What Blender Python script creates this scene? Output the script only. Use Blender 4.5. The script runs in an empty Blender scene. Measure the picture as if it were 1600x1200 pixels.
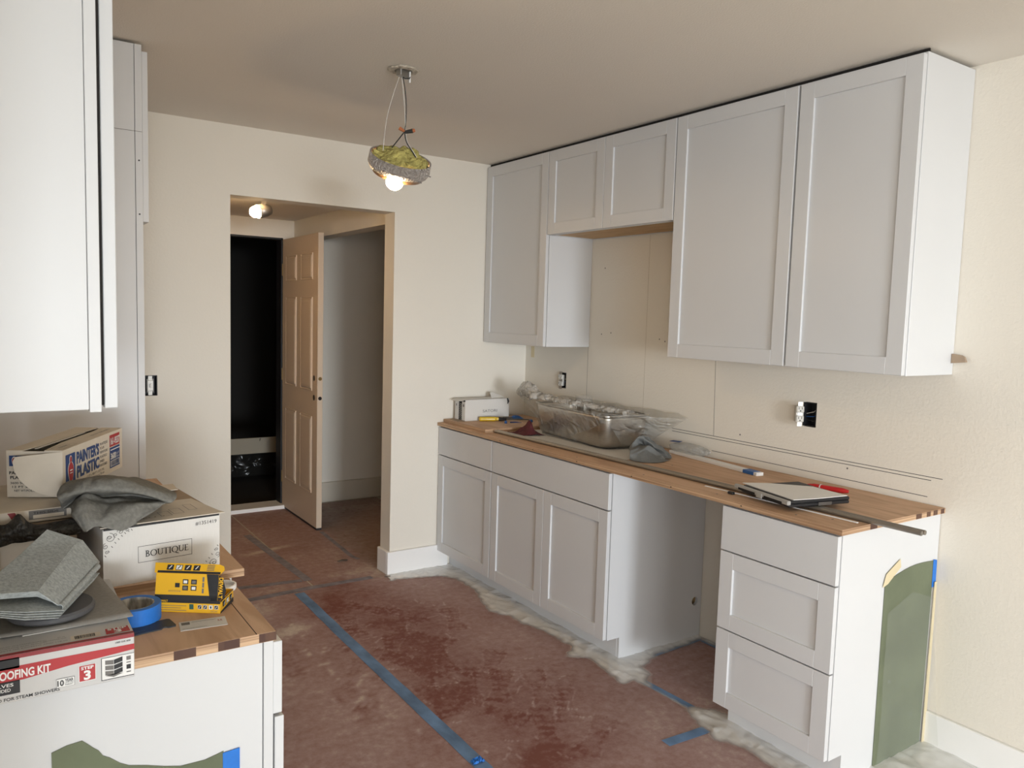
import bpy, bmesh, math, random
from mathutils import Vector, Matrix, noise
random.seed(7)
C = bpy.context.scene.collection
PI = math.pi

# ------------------------------------------------------------------ camera, light, exposure
yaw, pitch, roll, FPX = .5948, -.0862, .0292, 1220.56
fw = Vector((math.sin(yaw)*math.cos(pitch), math.cos(yaw)*math.cos(pitch), math.sin(pitch)))
rt = Vector((math.cos(yaw), -math.sin(yaw), 0)); up = rt.cross(fw)
r2 = rt*math.cos(roll)+up*math.sin(roll); u2 = -rt*math.sin(roll)+up*math.cos(roll)
cam_data = bpy.data.cameras.new('camera'); cam = bpy.data.objects.new('camera', cam_data); C.objects.link(cam)
mw = Matrix((( r2.x, u2.x, -fw.x, -2.894), (r2.y, u2.y, -fw.y, -4.1289), (r2.z, u2.z, -fw.z, 1.5451), (0,0,0,1)))
cam.matrix_world = mw
cam_data.sensor_width = 36; cam_data.lens = FPX*36/1600; cam_data.clip_start = .05
bpy.context.scene.camera = cam
sc = bpy.context.scene
sc.view_settings.view_transform = 'Standard'; sc.view_settings.look = 'None'
sc.view_settings.gamma = 1; sc.view_settings.use_curve_mapping = False
sc.view_settings.exposure = 0.28
sc.cycles.caustics_reflective = False; sc.cycles.caustics_refractive = False
w = bpy.data.worlds.new('sky'); sc.world = w; w.use_nodes = True
w.node_tree.nodes['Background'].inputs[0].default_value = (.80, .90, 1, 1)
w.node_tree.nodes['Background'].inputs[1].default_value = 1.5
def area(name, loc, size, power, color, target):
    d = bpy.data.lights.new(name, 'AREA'); d.shape = 'RECTANGLE'; d.size, d.size_y = size
    d.energy = power; d.color = color
    o = bpy.data.objects.new(name, d); C.objects.link(o); o.location = loc
    o.rotation_euler = (Vector(target)-Vector(loc)).to_track_quat('-Z', 'Y').to_euler()
    return o
# daylight through the glazed door opening behind the camera, plus an added side fill
area('daylight_beyond_window', (-5.6, -22, 1.7), (2.4, 2.0), 1300, (.86, .93, 1.0), (-1.8, 0, 1.1))
area('daylight_window', (-3.9, -10.62, 1.2), (4.4, 1.9), 245, (.93, .96, 1.0), (-1.9, 0, 1.0))
area('side_fill_light', (-7.12, -7.2, 1.3), (3.6, 1.9), 135, (1.0, .97, .93), (-1.0, -4.0, 1.0))  # added fill light outside an unseen side opening

# ------------------------------------------------------------------ materials
def mat(name, col, rough=.6, metal=0, spec=.5, bump=None, noise_col=None, alpha=None, emit=None):
    m = bpy.data.materials.new(name); m.use_nodes = True
    nt = m.node_tree; b = nt.nodes['Principled BSDF']
    b.inputs['Base Color'].default_value = (*col, 1); b.inputs['Roughness'].default_value = rough
    b.inputs['Metallic'].default_value = metal; b.inputs['Specular IOR Level'].default_value = spec
    tc = nt.nodes.new('ShaderNodeTexCoord')
    if noise_col:                       # (scale, amount, stretch)
        s, a, st = noise_col
        mp = nt.nodes.new('ShaderNodeMapping'); mp.inputs['Scale'].default_value = st
        nt.links.new(tc.outputs['Object'], mp.inputs[0])
        n = nt.nodes.new('ShaderNodeTexNoise'); n.inputs['Scale'].default_value = s; n.inputs['Detail'].default_value = 5
        nt.links.new(mp.outputs[0], n.inputs['Vector'])
        r = nt.nodes.new('ShaderNodeMapRange'); r.inputs['From Min'].default_value = .3; r.inputs['From Max'].default_value = .7
        r.inputs['To Min'].default_value = 1-a; r.inputs['To Max'].default_value = 1+a
        nt.links.new(n.outputs['Fac'], r.inputs[0])
        mx = nt.nodes.new('ShaderNodeVectorMath'); mx.operation = 'SCALE'; mx.inputs[0].default_value = col
        nt.links.new(r.outputs[0], mx.inputs['Scale']); nt.links.new(mx.outputs[0], b.inputs['Base Color'])
    if bump:                            # (scale, strength, distance)
        n = nt.nodes.new('ShaderNodeTexNoise'); n.inputs['Scale'].default_value = bump[0]; n.inputs['Detail'].default_value = 3
        nt.links.new(tc.outputs['Object'], n.inputs['Vector'])
        bp = nt.nodes.new('ShaderNodeBump'); bp.inputs['Strength'].default_value = bump[1]; bp.inputs['Distance'].default_value = bump[2]
        nt.links.new(n.outputs['Fac'], bp.inputs['Height']); nt.links.new(bp.outputs[0], b.inputs['Normal'])
    if alpha is not None: b.inputs['Alpha'].default_value = alpha
    if emit:
        b.inputs['Emission Color'].default_value = (*emit[0], 1); b.inputs['Emission Strength'].default_value = emit[1]
    return m
def wood(name, col, dark, axis, edge=False):
    m = bpy.data.materials.new(name); m.use_nodes = True
    nt = m.node_tree; b = nt.nodes['Principled BSDF']; b.inputs['Roughness'].default_value = .6
    b.inputs['Specular IOR Level'].default_value = .3
    tc = nt.nodes.new('ShaderNodeTexCoord'); mp = nt.nodes.new('ShaderNodeMapping')
    st = [9, 9, 9]; st[axis] = 1.0
    mp.inputs['Scale'].default_value = st if not edge else (3, 3, 330)
    nt.links.new(tc.outputs['Object'], mp.inputs[0])
    n = nt.nodes.new('ShaderNodeTexNoise'); n.inputs['Scale'].default_value = 2.2 if not edge else .5
    n.inputs['Detail'].default_value = 6; n.inputs['Distortion'].default_value = 1.2 if not edge else .1
    nt.links.new(mp.outputs[0], n.inputs['Vector'])
    cr = nt.nodes.new('ShaderNodeValToRGB'); e = cr.color_ramp.elements
    e[0].position = .36; e[0].color = (*dark, 1); e[1].position = .62; e[1].color = (*col, 1)
    nt.links.new(n.outputs['Fac'], cr.inputs[0])
    src = cr.outputs[0]
    nt.links.new(src, b.inputs['Base Color'])
    return m
WHITE = mat('cabinet_white', (.645, .65, .655), .38, noise_col=(3, .012, (1, 1, 1)))
WALLM = mat('cream_wall_paint', (.77, .725, .64), .7, spec=.3, bump=(85, .3, .004))
CEILM = mat('ceiling_paint', (.82, .77, .70), .9, spec=.2, bump=(160, .3, .004))
TRIM = mat('white_trim_paint', (.86, .85, .83), .4)
PLY = wood('plywood_face', (.66, .44, .29), (.50, .31, .19), 1)
PLYE = wood('plywood_edge', (.62, .42, .26), (.30, .175, .10), 0, edge=True)
PLUG = wood('dark_core_plug', (.13, .07, .045), (.08, .04, .03), 2)
PALEWOOD = wood('pale_birch', (.62, .42, .22), (.5, .32, .16), 1)
BLACK = mat('black_plastic', (.012, .012, .014), .5)
DARK = mat('dark_void', (.012, .010, .009), .9)
GARAGE = mat('garage_painted_shade', (.02, .018, .016), .95)  # near-black colour stands in for the unlit garage's darkness
SLAB = mat('dusty_subfloor', (.55, .52, .46), .8, noise_col=(9, .14, (1, 1, 1)))
KRAFT = mat('brown_cardboard', (.36, .27, .19), .85, noise_col=(30, .06, (1, 1, 1)))
CARDW = mat('white_printed_card', (.70, .68, .64), .7, noise_col=(40, .03, (20, 1, 1)))
CREAMCARD = mat('cream_card', (.66, .59, .49), .75, noise_col=(25, .04, (1, 1, 1)))
INK = mat('black_ink', (.02, .02, .022), .6)
GREYINK = mat('grey_ink', (.17, .16, .15), .7)
WINK = mat('white_ink', (.78, .77, .75), .6)
NAVY = mat('navy_ink', (.025, .06, .19), .6)
REDINK = mat('red_ink', (.42, .03, .035), .55)
DKRED = mat('dark_red_ink', (.27, .035, .04), .55)
KITGREY = mat('light_grey_card', (.56, .55, .54), .5)
YELLOW = mat('yellow_card', (.80, .44, .02), .5)
BLUETAPE = mat('blue_masking_tape', (.018, .17, .60), .6, noise_col=(60, .08, (1, 1, 1)))
def tape_floor():
    m = mat('dusty_blue_tape', (.13, .23, .40), .7, noise_col=(12, .4, (1, .5, 1)))
    return m
FTAPE = tape_floor()
FTAPE2 = mat('faded_dusty_blue_tape', (.25, .24, .28), .8, noise_col=(16, .3, (1, 1, 1)))
TANTAPE = mat('tan_masking_tape', (.66, .56, .36), .6)
GREENP = mat('green_masking_paper', (.135, .155, .095), .85, bump=(12, .4, .01), noise_col=(6, .12, (1, 1, 1)))
FELT = mat('grey_felt', (.39, .42, .42), .95, spec=.1, bump=(500, .5, .002), noise_col=(180, .22, (1, 1, 1)))
FELTD = mat('grey_shop_cloth', (.20, .195, .175), .95, spec=.1, bump=(400, .4, .002), noise_col=(120, .18, (1, 1, 1)))
GREYPAPER = mat('grey_abrasive_paper', (.30, .285, .26), .9, noise_col=(150, .08, (1, 1, 1)))
GREYRAG = mat('slate_grey_rag', (.155, .16, .155), .9, noise_col=(60, .08, (1, 1, 1)))
DISC = mat('grey_rubber_disc', (.085, .085, .09), .6)
STEEL = mat('brushed_stainless', (.52, .49, .45), .28, metal=1, noise_col=(40, .10, (1, 1, 12)), bump=(40, .08, .002))
CHROME = mat('satin_metal_rod', (.34, .32, .29), .5, metal=1)
DKMETAL = mat('dark_galvanised_metal', (.16, .15, .14), .45, metal=.8)
GALV = mat('galvanised_steel', (.40, .39, .37), .4, metal=.9)
DOORP = mat('beige_door_paint', (.62, .50, .38), .55)
BRASS = mat('dull_brass', (.3, .2, .08), .4, metal=1)
WIREB = mat('black_wire', (.02, .02, .02), .5)
WIREW = mat('white_wire', (.65, .62, .56), .5)
COPPER = mat('orange_wire_nut', (.45, .14, .05), .5)
WOOL = mat('yellow_mineral_wool', (.50, .44, .14), .95, bump=(60, 1, .02), noise_col=(18, .35, (1, 1, 1)))
BULB = mat('lit_bulb', (1, .9, .7), .5, emit=((1, .70, .38), 190))
BULB2 = mat('lit_hall_bulb', (1, .9, .7), .5, emit=((1, .68, .36), 230))
REDP = mat('red_plastic', (.50, .02, .02), .4)
REDCLOTH = mat('dark_red_cloth', (.085, .014, .016), .9)
YHANDLE = mat('amber_handle', (.70, .47, .03), .3)
BLUEP = mat('blue_plastic', (.03, .13, .40), .5)
GREYPL = mat('translucent_grey_plastic', (.36, .35, .33), .35)
TOPWHITE = mat('glossy_white_tile', (.78, .77, .74), .25)
FOILTEX = mat('crinkled_foil', (.62, .58, .55), .35, metal=.8, bump=(130, 1, .02))

def plastic(name, t_face, tint, bump=(22, .8, .03), t_edge=None, attr=None):
    """clear film: mostly transparent with white haze and sharp glints; bump gives creases"""
    m = bpy.data.materials.new(name); m.use_nodes = True; nt = m.node_tree; N = nt.nodes
    for n in list(N): N.remove(n)
    out = N.new('ShaderNodeOutputMaterial'); tr = N.new('ShaderNodeBsdfTransparent')
    tr.inputs[0].default_value = (.97, .97, .96, 1)
    gl = N.new('ShaderNodeBsdfPrincipled'); gl.inputs['Base Color'].default_value = (*tint, 1)
    gl.inputs['Roughness'].default_value = .18; gl.inputs['Specular IOR Level'].default_value = .9
    tc = N.new('ShaderNodeTexCoord'); n = N.new('ShaderNodeTexNoise'); n.inputs['Scale'].default_value = bump[0]
    n.inputs['Detail'].default_value = 4; n.inputs['Distortion'].default_value = 1.5
    n.noise_type = 'RIDGED_MULTIFRACTAL'
    nt.links.new(tc.outputs['Object'], n.inputs['Vector'])
    bp = N.new('ShaderNodeBump'); bp.inputs['Strength'].default_value = bump[1]; bp.inputs['Distance'].default_value = bump[2]
    nt.links.new(n.outputs['Fac'], bp.inputs['Height']); nt.links.new(bp.outputs[0], gl.inputs['Normal'])
    mr = N.new('ShaderNodeMapRange'); mr.inputs['From Min'].default_value = .45; mr.inputs['From Max'].default_value = 1.1
    mr.inputs['To Min'].default_value = t_face; mr.inputs['To Max'].default_value = min(1, t_face+.60)
    nt.links.new(n.outputs['Fac'], mr.inputs[0])
    fac = mr.outputs[0]
    if attr:
        a = N.new('ShaderNodeAttribute'); a.attribute_name = attr
        mu = N.new('ShaderNodeMath'); mu.operation = 'MULTIPLY'
        nt.links.new(fac, mu.inputs[0]); nt.links.new(a.outputs['Fac'], mu.inputs[1]); fac = mu.outputs[0]
    mx = N.new('ShaderNodeMixShader')
    nt.links.new(fac, mx.inputs[0]); nt.links.new(tr.outputs[0], mx.inputs[1]); nt.links.new(gl.outputs[0], mx.inputs[2])
    nt.links.new(mx.outputs[0], out.inputs['Surface'])
    return m
FILM = plastic('clear_poly_film', .20, (.66, .64, .60), bump=(13, 1, .05))
FILM2 = plastic('bunched_poly_film', .48, (.74, .72, .68), bump=(24, 1, .04))
FLOORFILM = plastic('dusty_floor_film', .92, (.82, .82, .80), bump=(9, .3, .015), attr='cover')
HALLFILM = plastic('thin_floor_film', .16, (.42, .36, .27), bump=(9, .8, .03), attr='cover')
SHEETFILM = plastic('hazy_masking_film', .06, (.8, .84, .88), bump=(7, .5, .03))
BUBBLE = plastic('bubble_film', .35, (.75, .76, .74), bump=(110, 1, .02))

# ------------------------------------------------------------------ geometry helpers
def wloc(o):
    v = Vector((0, 0, 0))
    while o: v += o.location; o = o.parent
    return v
def obj(name, bm, m, parent=None, smooth=False, kind=None, local=False, label=None):
    me = bpy.data.meshes.new(name)
    if parent and not local: bmesh.ops.translate(bm, verts=bm.verts, vec=-wloc(parent))
    bm.to_mesh(me); bm.free(); me.materials.append(m)
    if smooth:
        for p in me.polygons: p.use_smooth = True
    o = bpy.data.objects.new(name, me); C.objects.link(o)
    if parent: o.parent = parent
    if kind: o['kind'] = kind
    if label: o['label'] = label
    return o
def B(): return bmesh.new()
def box(bm, x0, x1, y0, y1, z0, z1, bev=0, M=None):
    r = bmesh.ops.create_cube(bm, size=1)
    vs = r['verts']
    for v in vs:
        v.co = Vector(((x0+x1)/2+v.co.x*(x1-x0), (y0+y1)/2+v.co.y*(y1-y0), (z0+z1)/2+v.co.z*(z1-z0)))
    if bev:
        es = {e for v in vs for e in v.link_edges}
        g = bmesh.ops.bevel(bm, geom=list(es), offset=bev, segments=1, affect='EDGES')
        vs = list({v for f in g['faces'] for v in f.verts} | {v for v in vs if v.is_valid})
    if M is not None: bmesh.ops.transform(bm, matrix=M, verts=vs)
    return bm
def tube(bm, pts, r, n=8, caps=True):
    pts = [Vector(p) for p in pts]; rs = r if isinstance(r, (list, tuple)) else [r]*len(pts)
    rings = []; prev = None
    for i, p in enumerate(pts):
        t = (pts[min(i+1, len(pts)-1)]-pts[max(i-1, 0)]).normalized()
        if prev is None:
            a = t.orthogonal().normalized()
        else:
            a = (prev-t*prev.dot(t)).normalized()
        prev = a; b = t.cross(a)
        rings.append([bm.verts.new(p+(a*math.cos(2*PI*k/n)+b*math.sin(2*PI*k/n))*rs[i]) for k in range(n)])
    for i in range(len(rings)-1):
        for k in range(n):
            bm.faces.new((rings[i][k], rings[i][(k+1) % n], rings[i+1][(k+1) % n], rings[i+1][k]))
    if caps:
        bm.faces.new(rings[0][::-1]); bm.faces.new(rings[-1])
    return bm
def lathe(bm, prof, c=(0, 0, 0), n=32, M=None):
    """profile of (r, z); closed where r = 0"""
    rings = []
    for r, z in prof:
        if r < 1e-6: rings.append([bm.verts.new((c[0], c[1], c[2]+z))])
        else: rings.append([bm.verts.new((c[0]+r*math.cos(2*PI*k/n), c[1]+r*math.sin(2*PI*k/n), c[2]+z)) for k in range(n)])
    for a, b in zip(rings, rings[1:]):
        for k in range(n):
            q = [a[k % len(a)], a[(k+1) % len(a)], b[(k+1) % len(b)], b[k % len(b)]]
            u = []
            for v in q:
                if v not in u: u.append(v)
            if len(u) > 2: bm.faces.new(u)
    if M is not None: bmesh.ops.transform(bm, matrix=M, verts=[v for g in rings for v in g])
    return bm
def prism(bm, poly, thick, O=(0, 0, 0), U=(1, 0, 0), V=(0, 1, 0)):
    O, U, V = Vector(O), Vector(U).normalized(), Vector(V).normalized(); W = U.cross(V)
    a = [bm.verts.new(O+U*x+V*y) for x, y in poly]; b = [bm.verts.new(O+U*x+V*y+W*thick) for x, y in poly]
    n = len(poly)
    bm.faces.new(a[::-1]); bm.faces.new(b)
    for i in range(n): bm.faces.new((a[i], a[(i+1) % n], b[(i+1) % n], b[i]))
    bmesh.ops.recalc_face_normals(bm, faces=bm.faces[:])
    return bm
def thing(name, label, cat, loc=(0, 0, 0), rz=0, group=None):
    o = bpy.data.objects.new(name, None); C.objects.link(o); o.empty_display_size = .05
    o.location = loc; o.rotation_euler = (0, 0, rz); o['label'] = label; o['category'] = cat
    if group: o['group'] = group
    return o
def tag(o, label, cat, group=None):
    o['label'] = label; o['category'] = cat
    if group: o['group'] = group
    return o
def struct(name, bm, m, **k): return obj(name, bm, m, kind='structure', **k)
def grid(nu, nv, f):
    bm = B(); vs = [[bm.verts.new(f(i/nu, j/nv)) for j in range(nv+1)] for i in range(nu+1)]
    for i in range(nu):
        for j in range(nv): bm.faces.new((vs[i][j], vs[i+1][j], vs[i+1][j+1], vs[i][j+1]))
    return bm
def solid(bm, t):
    bmesh.ops.recalc_face_normals(bm, faces=bm.faces[:])
    bmesh.ops.solidify(bm, geom=bm.faces[:], thickness=t); return bm
def nz(x, y, z=0, s=1): return noise.noise(Vector((x*s, y*s, z*s)))
def holed(bm, axis, a0, a1, u0, u1, v0, v1, holes):
    """wall slab across `axis` (0: x, 1: y) from a0 to a1, spanning u and z, with rectangular holes"""
    us = sorted({u0, u1, *[h[0] for h in holes], *[h[1] for h in holes]}); vs = sorted({v0, v1, *[h[2] for h in holes], *[h[3] for h in holes]})
    for i in range(len(us)-1):
        for j in range(len(vs)-1):
            cu, cv = (us[i]+us[i+1])/2, (vs[j]+vs[j+1])/2
            if any(h[0] < cu < h[1] and h[2] < cv < h[3] for h in holes): continue
            if axis == 0: box(bm, a0, a1, us[i], us[i+1], vs[j], vs[j+1])
            else: box(bm, us[i], us[i+1], a0, a1, vs[j], vs[j+1])
    bmesh.ops.remove_doubles(bm, verts=bm.verts[:], dist=1e-5)
    seen = {}                           # drop the doubled inner faces between cells
    for f in bm.faces[:]: seen.setdefault(tuple(sorted(v.index for v in f.verts)), []).append(f)
    bm.verts.index_update(); seen = {}
    for f in bm.faces[:]: seen.setdefault(tuple(sorted(v.index for v in f.verts)), []).append(f)
    bmesh.ops.delete(bm, geom=[f for g in seen.values() if len(g) > 1 for f in g], context='FACES_ONLY')
    bmesh.ops.recalc_face_normals(bm, faces=bm.faces[:])
    return bm

class Print:
    """flat print on a face: origin O, text direction U, up direction V (world or local metres)"""
    def __init__(s, O, U, V, lift=.0004):
        s.O, s.U, s.V = Vector(O), Vector(U).normalized(), Vector(V).normalized()
        s.W = s.U.cross(s.V); s.lift = lift; s.b = {}; s.n = 0
    def P(s, x, y, l): return s.O+s.U*x+s.V*y+s.W*l
    def bm(s, m):
        if m.name not in s.b: s.b[m.name] = (B(), m)
        return s.b[m.name][0]
    def poly(s, pts, m, l=1):
        bm = s.bm(m); bm.faces.new([bm.verts.new(s.P(x, y, s.lift*l)) for x, y in pts])
    def rect(s, x0, x1, y0, y1, m, l=1): s.poly([(x0, y0), (x1, y0), (x1, y1), (x0, y1)], m, l)
    def frame(s, x0, x1, y0, y1, t, m, l=1):
        s.rect(x0, x1, y0, y0+t, m, l); s.rect(x0, x1, y1-t, y1, m, l); s.rect(x0, x0+t, y0+t, y1-t, m, l); s.rect(x1-t, x1, y0+t, y1-t, m, l)
    def stroke(s, pts, wd, m, l=1):
        bm = s.bm(m); wd = wd if isinstance(wd, (list, tuple)) else [wd]*len(pts); L = []; R = []
        for i, (x, y) in enumerate(pts):
            a = pts[max(i-1, 0)]; b = pts[min(i+1, len(pts)-1)]; dx, dy = b[0]-a[0], b[1]-a[1]; q = math.hypot(dx, dy) or 1
            h = wd[i]/2; L.append(bm.verts.new(s.P(x-dy/q*h, y+dx/q*h, s.lift*l))); R.append(bm.verts.new(s.P(x+dy/q*h, y-dx/q*h, s.lift*l)))
        for i in range(len(pts)-1): bm.faces.new((R[i], R[i+1], L[i+1], L[i]))
    def text(s, t, x, y, h, m, width=None, bold=0, l=2, align='LEFT'):
        """h = cap height; width = total width to fit"""
        cu = bpy.data.curves.new('t', 'FONT'); cu.body = t; cu.size = 1; cu.offset = bold; cu.resolution_u = 3
        o = bpy.data.objects.new('t', cu); me = bpy.data.meshes.new_from_object(o)
        if not me.vertices:
            bpy.data.objects.remove(o); return
        xs = [v.co.x for v in me.vertices]; ys = [v.co.y for v in me.vertices]
        k = h/.70; kx = k if width is None else width/(max(xs)-min(xs))
        ox = x-min(xs)*kx
        if align == 'CENTER': ox -= (max(xs)-min(xs))*kx/2
        bm = s.bm(m); vs = [bm.verts.new(s.P(ox+v.co.x*kx, y+v.co.y*k, s.lift*l)) for v in me.vertices]
        for p in me.polygons:
            try: bm.faces.new([vs[i] for i in p.vertices])
            except ValueError: pass
        bpy.data.objects.remove(o); bpy.data.curves.remove(cu); bpy.data.meshes.remove(me)
    def done(s, parent, name='printing', local=False):
        for k, (bm, m) in s.b.items():
            bmesh.ops.recalc_face_normals(bm, faces=bm.faces[:]); obj(name, bm, m, parent, local=local)

# ------------------------------------------------------------------ the room
H = 2.4626
# right wall with two open electrical holes
RH = [(-2.143, -2.077, 1.115, 1.22), (-.431, -.376, 1.122, 1.217)]
wr = struct('wall_right', holed(B(), 0, 0, .12, -10.48, 0, 0, H, RH), WALLM)
BH = [(-1.85, -.94, 0, 2.117), (-2.262, -2.198, 1.108, 1.208)]
wb = struct('wall_back', holed(B(), 1, 0, .13, -3.17, .12, 0, H, BH), WALLM)
struct('wall_left', box(B(), -3.17, -3.05, -3.95, 0, 0, H), WALLM)  # near end lengthened out of view to shade the left cabinet sides
struct('wall_living_side', holed(B(), 0, -7.1, -7.0, -10.48, -4.05, 0, H, [(-9.1, -5.3, .3, 2.3)]), WALLM)  # unseen wall; its opening is added for the side fill
struct('wall_living_back', box(B(), -7.1, -3.17, -4.05, -3.95, 0, H), WALLM)
struct('wall_front', holed(B(), 1, -10.60, -10.48, -7.1, .12, 0, H, [(-6.3, -1.5, .12, 1.95)]), WALLM)
struct('ceiling', box(B(), -7.1, .12, -10.60, .13, H, H+.1), CEILM)
struct('floor', box(B(), -7.2, 1.6, -10.60, 4.6, -.1, 0), SLAB)
# glazed opening behind the camera
wn = struct('window_1', holed(B(), 1, -10.54, -10.48, -6.3, -1.5, .12, 1.95, [(-6.24, -3.93, .18, 1.89), (-3.87, -1.56, .18, 1.89)]), TRIM)
# hall behind the opening
HC = 2.225
struct('ceiling_hall', box(B(), -2.3, 1.5, .13, 1.87, HC, HC+.1), CEILM)
struct('wall_hall_back', holed(B(), 1, 1.87, 1.99, -3.2, 1.5, 0, HC+.1, [(-1.86, -.985, 0, 2.09)]), WALLM)
struct('wall_hall_front', box(B(), .12, 1.5, 0, .13, 0, HC+.1), WALLM)
struct('wall_hall_left', box(B(), -2.3, -2.2, .13, 1.87, 0, HC), WALLM)
struct('wall_hall_right', box(B(), 1.4, 1.5, .13, 1.87, 0, HC), WALLM)
struct('wall_hall_header', box(B(), -.9, -.79, .13, 1.87, 2.07, HC), WALLM)
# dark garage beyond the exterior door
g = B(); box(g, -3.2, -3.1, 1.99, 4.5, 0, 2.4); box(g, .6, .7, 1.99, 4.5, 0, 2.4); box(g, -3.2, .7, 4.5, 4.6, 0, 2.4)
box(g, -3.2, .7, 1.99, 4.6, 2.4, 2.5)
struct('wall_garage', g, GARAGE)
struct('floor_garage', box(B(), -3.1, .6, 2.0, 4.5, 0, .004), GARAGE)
HALLTRIM_DIM = mat('dimmed_hall_trim', (.60, .55, .46), .6)  # white trim darkened in colour to paint in the hall's dimness
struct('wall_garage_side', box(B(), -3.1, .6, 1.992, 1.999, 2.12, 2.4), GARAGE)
# baseboards
def basebd(name, x0, x1, y0, y1, h=.14, m=None):
    b = B(); box(b, x0, x1, y0, y1, 0, h, .003); return struct(name, b, m or TRIM)
basebd('baseboard_back', -.96, -.555, -.018, -.0)
basebd('baseboard_back_jamb', -.96, -.94, 0, .13)
basebd('baseboard_back_left', -2.36, -1.85, -.018, 0)
basebd('baseboard_right', -.018, 0, -10.46, -2.69, .125)
basebd('baseboard_hall', -.985, 1.4, 1.852, 1.87, .165, HALLTRIM_DIM)
# drywall joints and pencil marks on the right wall
def mark(pts, parent, wd=.0022, m=GREYINK, axis=0):
    b = B()
    for (a, b2) in zip(pts, pts[1:]):
        (y0, z0), (y1, z1) = a, b2; d = math.hypot(y1-y0, z1-z0); ny, nz_ = -(z1-z0)/d*wd/2, (y1-y0)/d*wd/2
        q = [(y0+ny, z0+nz_), (y1+ny, z1+nz_), (y1-ny, z1-nz_), (y0-ny, z0-nz_)]
        if axis == 0: prism(b, q, .0006, (0, 0, 0), (0, 1, 0), (0, 0, 1)); 
        else: prism(b, q, .0006, (0, -1.0506, 0), (1, 0, 0), (0, 0, 1))
    if axis == 0: 
        for v in b.verts: v.co.x = -abs(v.co.x)
    return obj('pencil_line', b, m, parent)
mark([(-1.318, 1.002), (-2.68, .997)], wr, m=INK); mark([(-1.319, .989), (-2.639, .985)], wr, m=INK)
mark([(-1.586, .929), (-2.63, .922)], wr, m=INK)
mark([(-1.581, 1.39), (-1.593, 1.0)], wr, .002, GREYINK)
mark([(-.627, .90), (-.627, 1.99)], wr, .0015, GREYINK); mark([(-1.10, .93), (-1.10, 1.99)], wr, .001, mat('faint_joint', (.48, .42, .32), .8))
for (y, z) in [(-.75, 1.83), (-1.5, 1.85), (-.74, 1.46), (-.82, 1.47), (-1.2, 1.45), (-1.24, 1.44), (-1.75, 1.03), (-2.3, .97)]:
    obj('screw_dimple', lathe(B(), [(0, 0), (.004, 0), (.004, .0006), (0, .0006)], n=8, M=Matrix.Translation((-.0007, y, z)) @ Matrix.Rotation(PI/2, 4, 'Y')), GREYINK, wr)
b = box(B(), -.0012, 0, -.095, -.06, 1.29, 1.36)
obj('masking_tape_scrap', b, TANTAPE, wr, label='tan masking tape scrap')

# ------------------------------------------------------------------ floor covering: rosin paper, tape, film
def rosin():
    m = bpy.data.materials.new('dusty_rosin_paper'); m.use_nodes = True; nt = m.node_tree; N = nt.nodes
    b = N['Principled BSDF']; b.inputs['Roughness'].default_value = .72; b.inputs['Specular IOR Level'].default_value = .25
    a = N.new('ShaderNodeAttribute'); a.attribute_name = 'dust'
    tc = N.new('ShaderNodeTexCoord')
    n = N.new('ShaderNodeTexNoise'); n.inputs['Scale'].default_value = 26; n.inputs['Detail'].default_value = 7; n.inputs['Roughness'].default_value = .7
    nt.links.new(tc.outputs['Object'], n.inputs['Vector'])
    ad = N.new('ShaderNodeMath'); ad.operation = 'ADD'
    sb = N.new('ShaderNodeMath'); sb.operation = 'MULTIPLY_ADD'; sb.inputs[1].default_value = .9; sb.inputs[2].default_value = -.45
    nt.links.new(n.outputs['Fac'], sb.inputs[0]); nt.links.new(sb.outputs[0], ad.inputs[0]); nt.links.new(a.outputs['Fac'], ad.inputs[1])
    cr = N.new('ShaderNodeValToRGB'); e = cr.color_ramp.elements
    e[0].position = .0; e[0].color = (.205, .080, .064, 1); e[1].position = .55; e[1].color = (.40, .278, .262, 1)
    x = e.new(1.0); x.color = (.66, .59, .52, 1)
    nt.links.new(ad.outputs[0], cr.inputs[0]); nt.links.new(cr.outputs[0], b.inputs['Base Color'])
    bp = N.new('ShaderNodeBump'); bp.inputs['Strength'].default_value = .25; bp.inputs['Distance'].default_value = .004
    nt.links.new(n.outputs['Fac'], bp.inputs['Height']); nt.links.new(bp.outputs[0], b.inputs['Normal'])
    return m
ROSIN = rosin()
prints = []                             # boot prints that wiped the dust away: x, y, heading
rp = random.Random(3)
for (x, y) in [(-.93, -.78), (-1.3, -.40), (-1.12, -.62), (-1.7, -1.4), (-1.08, -1.32), (-1.34, -.94), (-1.22, -1.16), (-1.78, -.9), (-1.16, -1.85),
               (-1.62, -1.3), (-1.38, -1.2), (-1.15, -1.5), (-1.3, -1.65), (-.98, -1.62), (-1.0, -1.75), (-1.42, -.6), (-1.25, -.8), (-1.65, -1.15), (-1.05, -2.0),
               (-1.45, -1.5), (-1.25, -1.4), (-1.38, -1.05), (-1.2, -.95), (-1.3, -1.28), (-1.5, -.75)]:
    prints.append((x+rp.uniform(-.03, .03), y+rp.uniform(-.03, .03), rp.uniform(-.7, .7)+(.5 if x > -1.1 else 0)))
scuffs = [(rp.uniform(-1.75, -.85), rp.uniform(-2.1, -.4), rp.uniform(0, PI), rp.uniform(.03, .09)) for _ in range(70)]
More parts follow.
